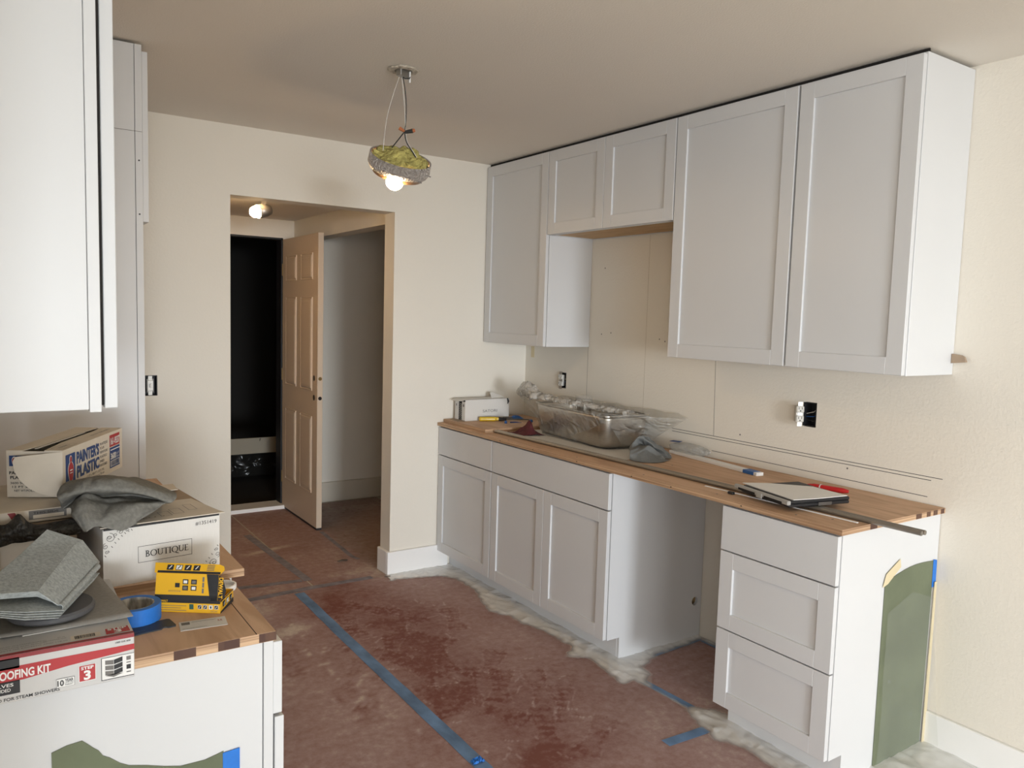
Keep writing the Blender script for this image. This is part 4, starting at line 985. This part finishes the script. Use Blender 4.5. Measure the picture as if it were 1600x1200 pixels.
P2 = Print((.183, 0, .123), (-1, 0, 0), (0, 0, -1)); P2.W = Vector((0, -1, 0)); P2.text('TOOL', .004, .004, .018, INK, width=.042, bold=.03, l=4); P2.text('CASE', .010, .026, .010, INK, width=.03, bold=.02, l=4)
P.done(t2, local=True); P2.done(t2, local=True)
t3 = thing('flat_carton', 'flat white carton with red stripe under the plastic roll carton', 'box', (-2.915, -2.160, 1.0635), .10)
obj('carton_body', box(B(), 0, .20, 0, .31, 0, .0275, .001), CREAMCARD, t3, local=True)
P = Print((0, 0, 0), (1, 0, 0), (0, 0, 1)); P.poly([(.065, .002), (.078, .002), (.066, .026), (.052, .026)], DKRED); P.rect(.092, .165, .006, .026, GREYINK); P.rect(.10, .160, .008, .016, CREAMCARD, 2); P.text('THIS SIDE', .10, .018, .005, INK, width=.05, l=3); P.done(t3, local=True)
# black bag draped in front
def bagf(u, v):
    x = -2.925+u*.205; zt = 1.092-.016*math.sin(u*PI)-.012*u+.026*math.exp(-((u-.40)/.07)**2); zb = 1.045-.008*math.sin(u*3)-.07*max(0, .35-u)
    z = zb+(zt-zb)*v; y = -2.196-.014*math.sin(v*PI)-.012*abs(nz(u*6, v*3, 5))-.01*u*0
    return (x, y-.012*(1-v), z)
bm = grid(36, 12, bagf); solid(bm, .001)
tag(obj('black_bag', bm, mat('crumpled_black_bag', (.028, .027, .024), .42, bump=(35, 1, .02), noise_col=(50, .5, (1, 1, 1))), smooth=True), 'crumpled black plastic bag strip draped across the front of the open carton', 'bag')
tag(obj('wood_block', box(B(), -3.03, -2.895, -2.30, -2.22, .9149, 1.115, .003, rot_about((-2.95, -2.25, 1), 'Z', .2)), PALEWOOD), 'upright brown wood block at the left edge of the frame behind the felt', 'wood')
# plastic roll carton
A_ = Vector((-2.750, -2.053)); PA = math.atan2(.329, .168)
t = thing('plastic_roll_carton', 'white and blue carton of painters plastic, tilted open flap, topmost of the pile', 'box', (-2.750, -2.053, 1.0925), PA)
LL, WW, HH = .37, .123, .108; c = .0025      # local x along the long lettered side; width runs to +y
b = B(); box(b, 0, LL, 0, c, 0, HH); box(b, 0, LL, WW-c, WW, 0, HH); box(b, 0, c, c, WW-c, 0, HH); box(b, LL-c, LL, c, WW-c, 0, HH); box(b, c, LL-c, c, WW-c, 0, c)
obj('carton_body', b, CREAMCARD, t, local=True)
b = prism(B(), [(0, 0), (LL, 0), (LL, .055), (.30, .05), (.12, .052), (.0, .040)], .002, (0, 0, HH)); obj('top_flap', b, CREAMCARD, t, local=True)
b = prism(B(), [(0, WW), (0, WW-.035), (.08, WW-.045), (.25, WW-.05), (LL, WW-.06), (LL, WW)], .002, (0, 0, HH)); obj('top_flap', b, CREAMCARD, t, local=True)
for i in range(34):
    x = .03+i*.0075; obj('serration', prism(B(), [(0, 0), (.006, 0), (.003, .005)], .0018, (x, WW-.052 if x > .12 else WW-.046, HH), (1, 0, 0), (0, -1, 0)) if False else prism(B(), [(x, WW-.048-.008*(x/.3)), (x+.003, WW-.054-.008*(x/.3)), (x+.006, WW-.048-.008*(x/.3))], .0018, (0, 0, HH+.0001)), CREAMCARD, t, local=True)
obj('inner_shade', box(B(), .01, LL-.01, .01, WW-.01, HH-.035, HH-.03), DARK, t, local=True)  # dark sheet added as painted shade inside the open carton
# rounded end flap folded out from the near vertical corner across the left end
pts = [(0, .003), (0, .107), (.03, .106)]+[(.03+.075*math.sin(a*PI/2), .030+.076*math.cos(a*PI/2)) for a in [i/8 for i in range(1, 9)]]
pts = [(0, 0), (0, .107), (.095, .098)]+[(.10-.10*(1-math.cos(a)), .088-.088*math.sin(a)) for a in [PI/2*i/10 for i in range(0, 11)]]
b = prism(B(), pts, .002, (0, 0, 0), (0, 1, 0), (0, 0, 1))
bmesh.ops.transform(b, matrix=Matrix.Translation((-.002, .0, .001)) @ Matrix.Rotation(math.radians(14), 4, 'Z'), verts=b.verts[:]); obj('end_flap', b, CREAMCARD, t, local=True)
P = Print((0, 0, 0), (1, 0, 0), (0, 0, 1), .0005)
P.rect(.014, .066, .018, .096, NAVY)
def blob(P, cx_, cy_, rx, ry, m, l, k=0): P.poly([(cx_+rx*(1+k*math.sin(3*a))*math.cos(a), cy_+ry*math.sin(a)) for a in [2*PI*i/22 for i in range(22)]], m, l)
blob(P, .040, .052, .0155, .027, WINK, 2, .12); blob(P, .040, .052, .0135, .024, REDINK, 3, .12); blob(P, .040, .082, .0075, .010, WINK, 2); blob(P, .040, .082, .0055, .008, REDINK, 3)
P.rect(.033, .047, .055, .058, WINK, 4); P.rect(.033, .047, .049, .051, WINK, 4); blob(P, .040, .026, .012, .004, WINK, 4)
P.text("PAINTER'S", .073, .066, .027, NAVY, width=.135, bold=.045); P.text('PLASTIC', .074, .031, .027, NAVY, width=.135, bold=.045)
for i, s in enumerate(('PLASTIQUE', 'POUR', 'PEINTURE')): P.text(s, .214, .086-.011*i, .0065, GREYINK, width=.05 if i != 1 else .028, bold=.01)
for i, s in enumerate(('PLASTICO', 'PARA', 'PINTORES')): P.text(s, .214, .052-.011*i, .0065, GREYINK, width=.046 if i != 1 else .028, bold=.01)
P.text('12 FT x 300 FT x 0.31 MIL', .13, .018, .006, INK, width=.11); P.text('3.66 m x 91.4 m x 7.8 um', .13, .009, .006, INK, width=.11)
P.rect(.280, .350, .070, .102, REDINK); P.text('161-9337', .283, .076, .018, WINK, width=.064, bold=.03, l=3)
P.rect(.280, .350, .012, .068, NAVY); P.text('3600', .284, .036, .016, WINK, width=.036, bold=.03, l=3); P.text('SQ. FT.', .323, .044, .006, WINK, width=.022, l=3); P.text('334 m2', .323, .036, .005, WINK, width=.022, l=3)
P.rect(.283, .347, .060, .0625, WINK, 3); P.rect(.284, .346, .016, .032, WINK, 2); x = .287
while x < .342: ww = rg.choice((.0008, .0015, .0022)); P.rect(x, x+ww, .017, .031, NAVY, 3); x += ww+rg.choice((.001, .0016))
P.done(t, local=True)
P = Print((0, WW, 0), (0, -1, 0), (0, 0, 1), .0005)      # left end: origin at far-left, text runs towards the corner
P.rect(.006, .075, .073, .098, NAVY); blob(P, .018, .086, .006, .010, WINK, 2); blob(P, .018, .085, .005, .008, REDINK, 3)
P.text("PAINTER'S PLASTIC", .006, .054, .007, INK, width=.09, bold=.03); P.text('PLASTICO PARA', .008, .043, .007, INK, width=.08, bold=.03)
for i, s in enumerate(('3600 SQ FT (334 SQ M)', '12 FT x 300 FT', 'NET WT/POIDS NETO 5.00 LBS')): P.text(s, .008+.004*i, .031-.009*i, .005, INK, width=.09-.02*(i == 1), bold=.01)
P.done(t, local=True)
P = Print((0, 0, HH+.002), (1, 0, 0), (0, 1, 0), .0005); P.frame(.02, .10, .008, .036, .001, GREYINK); P.text('WARNING', .03, .016, .01, GREYINK, width=.05); P.text('KEEP AWAY FROM CHILDREN', .22, .02, .008, GREYINK, width=.12)
P.rect(.02, .22, WW-.026, WW-.018, NAVY) if False else None
P.done(t, local=True)
# grey cloth heaped over the cartons
net=[[(-2.736, -2.03, 1.118), (-2.69, -2.0, 1.124), (-2.634, -2.0, 1.122), (-2.576, -2.02, 1.111), (-2.513, -2.05, 1.081)],
[(-2.757, -2.12, 1.135), (-2.711, -2.11, 1.147), (-2.646, -2.1, 1.142), (-2.587, -2.11, 1.127), (-2.519, -2.13, 1.095)],
[(-2.77, -2.17, 1.126), (-2.73, -2.18, 1.146), (-2.675, -2.18, 1.152), (-2.6, -2.18, 1.133), (-2.523, -2.17, 1.092)],
[(-2.768, -2.185, 1.113), (-2.725, -2.2, 1.132), (-2.678, -2.2, 1.127), (-2.606, -2.2, 1.118), (-2.54, -2.185, 1.084)],
[(-2.76, -2.15, 1.087), (-2.717, -2.14, 1.11), (-2.67, -2.13, 1.104), (-2.597, -2.135, 1.098), (-2.548, -2.16, 1.079)],
[(-2.745, -2.17, 1.092), (-2.726, -2.18, 1.118), (-2.674, -2.16, 1.102), (-2.613, -2.17, 1.096), (-2.548, -2.18, 1.085)],
[(-2.746, -2.21, 1.084), (-2.731, -2.225, 1.105), (-2.679, -2.2, 1.092), (-2.628, -2.21, 1.092), (-2.561, -2.19, 1.08)],
[(-2.737, -2.235, 1.071), (-2.726, -2.245, 1.078), (-2.69, -2.24, 1.075), (-2.645, -2.235, 1.068), (-2.584, -2.21, 1.072)],
[(-2.726, -2.24, 1.056), (-2.722, -2.248, 1.054), (-2.699, -2.245, 1.063), (-2.652, -2.242, 1.046), (-2.619, -2.228, 1.059)]]
def cr1(p, f): return .5*((2*p[1])+(-p[0]+p[2])*f+(2*p[0]-5*p[1]+4*p[2]-p[3])*f*f+(-p[0]+3*p[1]-3*p[2]+p[3])*f**3)
def cnet(L, t):
    n = len(L)-1; t *= n; i = min(int(t), n-1); q = [L[max(0, min(n, i+k))] for k in (-1, 0, 1, 2)]; return cr1([Vector(a) for a in q], t-i)
def clothf(u, v):
    p = cnet([cnet(r, u) for r in net], v)
    edge_ = min(1, 6*min(u, 1-u, 1-v)+.15)
    k = .006*nz(u*4.5, v*5, 3)*edge_+.009*(abs(nz(u*3.5+v*3, v*4-u*2, 8))-.2)*edge_+.004*(abs(nz(u*8, v*9, 5))-.2)*edge_
    return p+Vector((.004*nz(u*6, v*6, 1), -k*.8, k))
bm = grid(70, 72, clothf); solid(bm, .0007)
tag(obj('grey_cloth', bm, FELTD, smooth=True), 'crumpled grey cloth heaped over the corner of the scroll-print carton', 'cloth')

# ------------------------------------------------------------------ right counter items
# stainless sink
SA = math.radians(-5)
SC = Vector((-.205, -.905, .8985))
def rrect(hx, hy, r, z, n=6, jit=0):
    pts = []
    for (sx, sy, a0) in ((1, 1, 0), (-1, 1, PI/2), (-1, -1, PI), (1, -1, 3*PI/2)):
        for i in range(n+1):
            a = a0+PI/2*i/n; pts.append(Vector((sx*(hx-r)+r*math.cos(a), sy*(hy-r)+r*math.sin(a), z)))
    return pts
def loft(b, rings, cap0=False, cap1=False):
    R_ = [[b.verts.new(p) for p in r] for r in rings]; n = len(R_[0])
    for a, c_ in zip(R_, R_[1:]):
        for k in range(n): b.faces.new((a[k], a[(k+1) % n], c_[(k+1) % n], c_[k]))
    if cap0: b.faces.new(R_[0][::-1])
    if cap1: b.faces.new(R_[-1])
    return b
t = thing('kitchen_sink', 'stainless steel kitchen sink wrapped in clear plastic on the plywood countertop', 'sink', SC, SA)
SX, SY, SH = .150, .345, .165
obj('bowl', loft(B(), [rrect(SX*.62, SY*.80, .05, .002), rrect(SX*.86, SY*.92, .06, .008), rrect(SX*.93, SY*.955, .06, .03), rrect(SX*.96, SY*.975, .05, SH*.9), rrect(SX*.965, SY*.975, .05, SH),
    rrect(SX*.94, SY*.96, .05, SH), rrect(SX*.93, SY*.955, .05, SH*.9), rrect(SX*.90, SY*.94, .05, .035), rrect(SX*.83, SY*.90, .05, .012), rrect(SX*.6, SY*.78, .05, .006)], True, True), STEEL, t, smooth=True, local=True)
obj('rim_flange', loft(B(), [rrect(SX*.94, SY*.96, .05, SH+.0005), rrect(SX, SY, .045, SH+.0005), rrect(SX, SY, .045, SH+.004), rrect(SX*.94, SY*.96, .05, SH+.004), rrect(SX*.94, SY*.96, .05, SH+.0005)]), STEEL, t, local=True)
obj('bowl_divider', box(B(), -SX*.90, SX*.90, -.02, -.004, .03, SH*.7, .003), STEEL, t, local=True)
for y in (-.17, .17): obj('drain', lathe(B(), [(0, .008), (.042, .008), (.045, .007)], (0, y, 0), 24), DKMETAL, t, local=True)
t2 = thing('wrapped_strainer', 'plastic-wrapped metal cylinder standing up inside the sink', 'strainer', (-.16, -.80, .93))
obj('metal_cylinder', lathe(B(), [(0, 0), (.040, 0), (.042, .01), (.042, .175), (.038, .18), (0, .18)], (-.16, -.80, .915), 28), STEEL, t2, smooth=False)
b = lathe(B(), [(.045, 0), (.048, .05), (.047, .1), (.050, .16), (.046, .190), (.02, .195)], (-.16, -.80, .93), 28)
for v in b.verts: k = .004*nz(v.co.x*60, v.co.y*60, v.co.z*10); v.co.x += k; v.co.y += k
obj('wrapping', b, FILM, t2, smooth=True)
# bag around the sink
def bag():
    b = B(); n = 96; rings = []
    topo = [(-.30, -.37), (-.385, -.55), (-.425, -.80), (-.425, -1.05), (-.385, -1.24), (-.25, -1.37), (-.06, -1.47), (-.022, -1.38), (-.02, -1.1), (-.02, -.75), (-.03, -.50), (-.12, -.38)]
    bot = [(-.285, -.62), (-.33, -.68), (-.345, -.85), (-.335, -1.02), (-.315, -1.17), (-.22, -1.235), (-.10, -1.24), (-.06, -1.18), (-.05, -1.05), (-.06, -.8), (-.08, -.65), (-.18, -.60)]
    def smp(L, t_):
        t_ = t_ % 1*len(L); i = int(t_); f = t_-i; p = [L[(i+k) % len(L)] for k in (-1, 0, 1, 2)]
        return [.5*((2*p[1][d])+(-p[0][d]+p[2][d])*f+(2*p[0][d]-5*p[1][d]+4*p[2][d]-p[3][d])*f*f+(-p[0][d]+3*p[1][d]-3*p[2][d]+p[3][d])*f**3) for d in (0, 1)]
    m = 22
    for j in range(m+1):
        v = j/m; ring = []
        for k in range(n):
            u = k/n; T_ = smp(topo, u); O_ = smp(bot, u)
            tipL = math.exp(-((min(u, 1-u))/.05)**2); tipR = math.exp(-((u-.5)/.05)**2)
            if v <= .6:
                w_ = (v/.6); e = w_**1.25; x = O_[0]+(T_[0]-O_[0])*e; y = O_[1]+(T_[1]-O_[1])*e; z = .8995+(.185+.025*tipL-.012*tipR)*w_
            else:
                w_ = (v-.6)/.4; cxx, cyy = -.20, -.93; e = .42*w_; x = T_[0]+(cxx-T_[0])*e; y = T_[1]+(cyy-T_[1])*e*.55; z = .8995+.185+.025*tipL-.012*tipR+.010*math.sin(w_*PI)-.030*w_
            cr = (nz(x*14, y*14, z*8)*.010+nz(u*40, v*3, 3)*.006)*min(1, v*3)
            z += cr*.8+.020*tipL*abs(nz(u*60, v*9, 7)); x += cr*.5; y += nz(u*30, v*12, 11)*.006*min(1, v*3)
            x = min(x, -.006); z = max(z, .8970)
            if v < .05: z = max(.8975, .8985+.001*nz(u*20, 0, 1))
            ring.append(Vector((x, y, z)))
        rings.append(ring)
    return loft(b, rings)
pb = thing('plastic_bag', 'large clear plastic bag wrapped loosely around the steel sink', 'plastic bag', (-.2, -.9, .8965))
obj('bag_body', bag(), FILM, pb, smooth=True)
def knot(u, v):
    a = u*2*PI; r = .012+.046*math.sin(PI*v)**.8*(1+.5*nz(math.cos(a)*2, math.sin(a)*2+v*4, 2)+.25*nz(math.cos(a)*5, math.sin(a)*5+v*9, 6)); s = v
    c_ = Vector((-.33+.03*s, -.62+.27*s, 1.105+.025*math.sin(s*PI)))
    return c_+Vector((math.cos(a)*r*.7, .35*math.cos(a)*r, math.sin(a)*r*.75))+Vector((0, .0, .008*nz(u*18, v*14, 5)))
bm = grid(48, 22, knot); obj('gathered_end', bm, FILM2, pb, smooth=True)
def pleats(u, v):
    p0 = Vector((-.35, -.58, 1.100)).lerp(Vector((-.27, -1.30, 1.078)), u); a = (v-.5)*PI*1.3; w_ = .6+.7*abs(nz(u*9, 1, 4))
    return p0+Vector((.045*math.sin(a)*w_+.006*nz(u*22, v*4, 1), .012*nz(u*20, v*3, 6), .026*math.cos(a)*w_+.010*(1-2*abs(nz(u*16, v*5, 3)))))
bm = grid(70, 14, pleats); obj('pleated_fold', bm, FILM2, pb, smooth=True)
# white sheet under sink
tag(obj('white_sheet', prism(B(), [(-.50, -1.46), (-.12, -1.44), (-.10, -.50), (-.47, -.52)], .0012, (0, 0, .8956)), CARDW), 'white card sheet lying on the plywood under the wrapped sink', 'card')
# faucet carton
FA = math.radians(2)
t = thing('faucet_carton', 'small white torn carton with one word printed, in the far counter corner', 'box', (-.535, -.155, .9148), FA)
LL, WW, HH = .32, .115, .128; c = .002
b = B(); box(b, 0, LL, 0, c, 0, HH); box(b, 0, LL, WW-c, WW, 0, HH); box(b, LL-c, LL, c, WW-c, 0, HH); box(b, 0, LL, 0, WW, 0, c); box(b, 0, LL, 0, WW, HH-c, HH)
obj('carton_body', b, CARDW, t, local=True)
obj('end_flap', box(B(), -.002, 0, 0, .036, .004, HH-.012), CARDW, t, local=True); obj('end_flap', box(B(), -.002, 0, .074, .112, .004, HH-.012), CARDW, t, local=True)
b = prism(B(), [(0, 0), (0, WW), (-.035, WW-.01), (-.045, .03), (-.02, .002)], .0015, (0, 0, 0)); bmesh.ops.transform(b, matrix=Matrix.Translation((0, 0, HH)) @ Matrix.Rotation(math.radians(-14), 4, 'Y'), verts=b.verts[:]); obj('top_flap', b, CARDW, t, local=True)
b = prism(B(), [(0, 0), (0, WW), (-.04, WW-.01), (-.045, .01)], .0015, (0, 0, 0)); bmesh.ops.transform(b, matrix=Matrix.Translation((0, 0, .002)) @ Matrix.Rotation(math.radians(-3), 4, 'Y'), verts=b.verts[:]); obj('bottom_flap', b, KRAFT, t, local=True)
obj('inside_shade', box(B(), .004, .006, .004, WW-.004, .004, HH-.004), DARK, t, local=True)  # near-black panel stands in for shade within the open end
b = B()
for i in range(9): box(b, -.001, .004, .040, .070, .010+i*.011, .013+i*.011, 0, rot_about((0, .055, .01+i*.011), 'X', .3))
obj('corrugated_spring', b, GALV, t, local=True)
b = prism(B(), [(0, 0), (.10, .004), (.085, .02), (.03, .05), (.012, .046), (.008, .02)], .0015, (0, 0, 0)); bmesh.ops.transform(b, matrix=Matrix.Translation((.205, .030, HH)) @ Matrix.Rotation(math.radians(40), 4, 'X'), verts=b.verts[:]); obj('torn_flap', b, CARDW, t, local=True)
obj('torn_edge', tube(B(), [(.305, -.002, HH), (.312, -.003, HH-.02), (.306, -.004, HH-.035)], [.004, .006, .002], 6), INK, t, local=True)
P = Print((0, 0, 0), (1, 0, 0), (0, 0, 1), .0004); P.text('SATORI', .125, .048, .016, GREYINK, width=.105); P.done(t, local=True)
P = Print((-.002, WW, 0), (0, -1, 0), (0, 0, 1), .0004); P.rect(.015, .024, .085, .098, GREYINK); P.rect(.09, .104, .085, .10, GREYINK); P.done(t, local=True)
# screwdriver
t = thing('screwdriver', 'yellow-handled screwdriver lying in front of the white torn carton', 'screwdriver', (-.39, -.205, .9148))
h0, h1 = Vector((-.455, -.185, .929)), Vector((-.345, -.225, .929)); s1 = Vector((-.16, -.292, .9235))
obj('handle', tube(B(), [h0, h0.lerp(h1, .06), h0.lerp(h1, .35), h0.lerp(h1, .8), h0.lerp(h1, .9), h1], [.010, .0135, .0125, .0138, .010, .0115], 12), YHANDLE, t)
obj('collar', tube(B(), [h1, h1.lerp(s1, .25)], [.0115, .0085], 12), BLACK, t); obj('shaft', tube(B(), [h1.lerp(s1, .25), s1.lerp(h1, .06), s1], [.0042, .0042, .0015], 8), DKMETAL, t)
# blue pliers
t = thing('pliers', 'blue-handled pliers lying behind the screwdriver', 'pliers', (-.25, -.19, .9148))
obj('grip', tube(B(), [(-.40, -.160, .9225), (-.34, -.172, .9225), (-.28, -.178, .9225)], [.005, .0075, .006], 10), BLUEP, t)
obj('grip', tube(B(), [(-.36, -.180, .9225), (-.31, -.187, .9225), (-.27, -.186, .9225), (-.25, -.182, .9225)], [.005, .0075, .0065, .005], 10), BLUEP, t)
obj('jaw', tube(B(), [(-.28, -.181, .9225), (-.22, -.185, .9225), (-.185, -.196, .9215)], [.010, .009, .003], 8), DKMETAL, t)
b = B(); bm_ = grid(14, 8, lambda u, v: (-.245+u*.11, -.205+v*.05+.01*nz(u*4, v*4), .917+.022*math.sin(PI*v)*math.sin(PI*u)+.004*nz(u*9, v*9, 1)))
b.free(); tag(obj('blue_wrapper', bm_, BLUEP, smooth=True), 'crumpled light blue wrapper beside the pliers', 'wrapper')
for (x, y, r, l) in ((-.352, -.318, .0085, 'small blue wire connector lying before the screwdriver handle'), (-.178, -.330, .011, 'small dark blue wire connector nearest the plastic bag')):
    t = tag(obj('wire_connector', lathe(B(), [(0, 0), (r, 0), (r, .008), (r*.8, .014), (r*.5, .016), (0, .016)], (x, y, .9148), 18), BLUEP), l, 'connector')
tag(obj('blue_screw_anchor', tube(B(), [(-.315, -.31, .9175), (-.28, -.315, .9175), (-.25, -.335, .9165)], [.004, .003, .0012], 8), NAVY), 'thin dark blue plastic anchor between the two small wire connectors', 'anchor')
# dark red cloth
def redf(u, v):
    x = -.50+u*.15+.02*nz(u*3, v*3, 1); y = -.66+v*.14-.05*u+.02*nz(u*3, v*3, 6)
    z = .8990+.095*math.exp(-((u-.62)/.22)**2-((v-.45)/.3)**2)*(.6+.7*abs(nz(u*5, v*5, 3)))+.006*abs(nz(u*8, v*8, 2)); return (x, y, z)
bm = grid(26, 24, redf); solid(bm, .0012); tag(obj('red_glove', bm, REDCLOTH, smooth=True), 'dark red crumpled work glove lying left of the wrapped sink', 'glove')
# slate rag
rag=[[(-0.29, -1.35, 0.95), (-0.292, -1.39, 0.991), (-0.256, -1.41, 0.979), (-0.217, -1.45, 0.945), (-0.177, -1.49, 0.905)],
[(-0.347, -1.385, 0.944), (-0.319, -1.41, 0.986), (-0.289, -1.44, 0.97), (-0.255, -1.485, 0.938), (-0.213, -1.53, 0.899)],
[(-0.392, -1.43, 0.936), (-0.3, -1.4, 0.955), (-0.263, -1.415, 0.936), (-0.249, -1.45, 0.919), (-0.243, -1.53, 0.901)],
[(-0.411, -1.455, 0.938), (-0.339, -1.46, 0.946), (-0.31, -1.48, 0.959), (-0.279, -1.515, 0.923), (-0.267, -1.545, 0.906)],
[(-0.433, -1.48, 0.923), (-0.379, -1.49, 0.929), (-0.326, -1.495, 0.929), (-0.297, -1.525, 0.911), (-0.271, -1.55, 0.901)],
[(-0.432, -1.48, 0.898), (-0.421, -1.537, 0.898), (-0.383, -1.572, 0.898), (-0.324, -1.583, 0.898), (-0.239, -1.552, 0.898)]]
def ragf(u, v):
    p = cnet([cnet(r, u) for r in rag], v); e = min(1, 5*min(u, 1-u, 1-v)+.1)
    k = (.010*(abs(nz(u*3+1, v*4, 2))-.2)+.006*abs(nz(u*7, v*6, 6)))*e
    return (p.x+.4*k, p.y-k, max(.8990, p.z+k))
bm = grid(54, 44, ragf); solid(bm, .0006)
tag(obj('grey_rag', bm, GREYRAG, smooth=True), 'crumpled slate grey rag at the right foot of the wrapped sink', 'rag')
# bubble wrap bundle
b = bmesh.new(); bmesh.ops.create_icosphere(b, subdivisions=5, radius=1)
for v in b.verts:
    p = v.co; k = 1+.10*nz(p.x, p.y, p.z, 3)+.05*abs(nz(p.x, p.y, p.z, 12)); v.co = Vector((-.062+p.x*.046*k, -1.50+p.y*.125*k-.0, .926+p.z*.028*k))
    v.co.z = max(.8962, v.co.z)
tag(obj('bubble_wrap', b, BUBBLE, smooth=True), 'bundle of clear bubble wrap against the wall right of the sink', 'bubble wrap')
tag(obj('blue_label', box(B(), -.10, -.06, -1.45, -1.40, .955, .9565, 0, rot_about((-.08, -1.42, .955), 'Z', .3)), NAVY), 'dark blue label lying on the bubble wrap', 'label')
# white board with blue wrapped end
def bar(bm, p0, p1, wd, th):
    p0, p1 = Vector(p0), Vector(p1); d = (p1-p0); L = d.length; a = math.atan2(d.y, d.x)
    return box(bm, 0, L, -wd/2, wd/2, 0, th, .001, Matrix.Translation(p0) @ Matrix.Rotation(a, 4, 'Z'))
t = thing('trim_board', 'white trim stick with a blue wrapped end lying on the countertop', 'trim', (-.1, -1.65, .8957))
s0, s1 = Vector((-.045, -1.37, .8957)), Vector((-.165, -1.985, .8957))
s0 = Vector((-.075, -1.40, .8957)); s1 = Vector((-.155, -1.995, .8957))
obj('stick', bar(B(), s0, s1, .040, .014), TRIM, t); e0 = s1.lerp(s0, .14)
obj('blue_sleeve', bar(B(), e0+Vector((0, 0, -.0000)), s1.lerp(s0, .03), .0415, .0148), BLUEP, t)
# two metal rods
for k, (dx, l) in enumerate(((0, 'longer satin metal rod along the countertop, the one nearer the cabinet fronts'), (.021, 'satin metal rod along the countertop, the one nearer the wall'))):
    p0, p1 = Vector((-.545+dx, -.50, .9038)), Vector((-.470+dx, -2.865, .9038))
    tag(obj('metal_rod', tube(B(), [p0, p1], .0078, 16), CHROME), l, 'rod')
tag(obj('white_strip', bar(B(), (-.533, -2.03, .8957), (-.508, -2.672, .8957), .010, .003), TRIM), 'thin white strip lying just in front of the metal rods', 'strip')
tag(obj('binder_clip', box(B(), -.56, -.545, -2.19, -2.165, .8957, .906, .002), BLACK), 'tiny black clip on the plywood under the flat case', 'clip')
# flat case
CA = math.atan2(.289, .065)
t = thing('flat_case', 'flat black and grey plastic case with white top resting on the rods', 'case', (-.603, -2.470, .9125), CA)
LL, WW = .296, .285        # x along the grey front edge, -y towards the wall end
def cb(m, nm, x0, x1, y0, y1, z0, z1, bev=.002, lab=None): return obj(nm, box(B(), x0, x1, -y1, -y0, z0, z1, bev), m, t, local=True, label=lab)
WW = .275
cb(BLACK, 'case_base', 0, LL-.03, .004, WW, .0, .012, .004)
cb(BLACK, 'case_lid', 0, LL-.03, .012, WW, .0125, .025, .004)
cb(GREYPL, 'front_rail', 0, LL, -.004, .012, .008, .024, .003, 'translucent grey rail')
for (a, e) in ((.03, .125), (.175, .27)): cb(DARK, 'rail_window', a, e, -.0048, -.004, .008, .016, 0)
cb(GREYPL, 'latch', .135, .165, -.007, -.002, .002, .020, .001)
obj('white_top', prism(B(), [(.004, -.024), (.20, -.026), (.29, -.03), (.262, -.12), (.165, -WW+.02), (.01, -WW+.004), (.0, -.12)], .0020, (0, 0, .0252)), TOPWHITE, t, local=True)
obj('side_latch', box(B(), -.002, .001, -.19, -.13, .001, .013), DKMETAL, t, local=True)
# red pencil / marker
t = thing('red_marker', 'red flat marker pen lying between the case and the wall', 'pen', (-.15, -2.32, .8957))
obj('barrel', tube(B(), [(-.165, -2.235, .934), (-.16, -2.26, .934), (-.13, -2.37, .934), (-.125, -2.39, .934)], [.004, .010, .010, .006], 10), REDP, t)
for v in t.children[0].data.vertices: v.co.z -= .0285
obj('clip_ring', lathe(B(), [(.0105, -.002), (.0115, -.002), (.0115, .002), (.0105, .002)], n=14, M=Matrix.Translation((-.152, -2.288, .9055)) @ Matrix.Rotation(PI/2, 4, 'X')), WINK, t)
# loose bits on the floor
tag(obj('wire_scrap', tube(B(), [(-1.12, .36, .0085), (-1.09, .345, .012), (-1.06, .352, .0085), (-1.085, .372, .008), (-1.11, .36, .008)], .0035, 6), DKMETAL), 'small dark scrap lying on the hall floor paper', 'scrap')
bm = grid(10, 8, lambda u, v: (-1.535+u*.045, -1.955+v*.03, .0055+.016*abs(nz(u*5, v*5, 2))))
tag(obj('tape_scrap', bm, BLUETAPE), 'crumpled dark blue tape scrap at the near end of the long tape', 'scrap')
tag(obj('nail', tube(B(), [(-.99, -.045, .009), (-.955, -.05, .009)], .0025, 6), DKMETAL), 'small nail on the floor by the hall opening corner', 'nail')
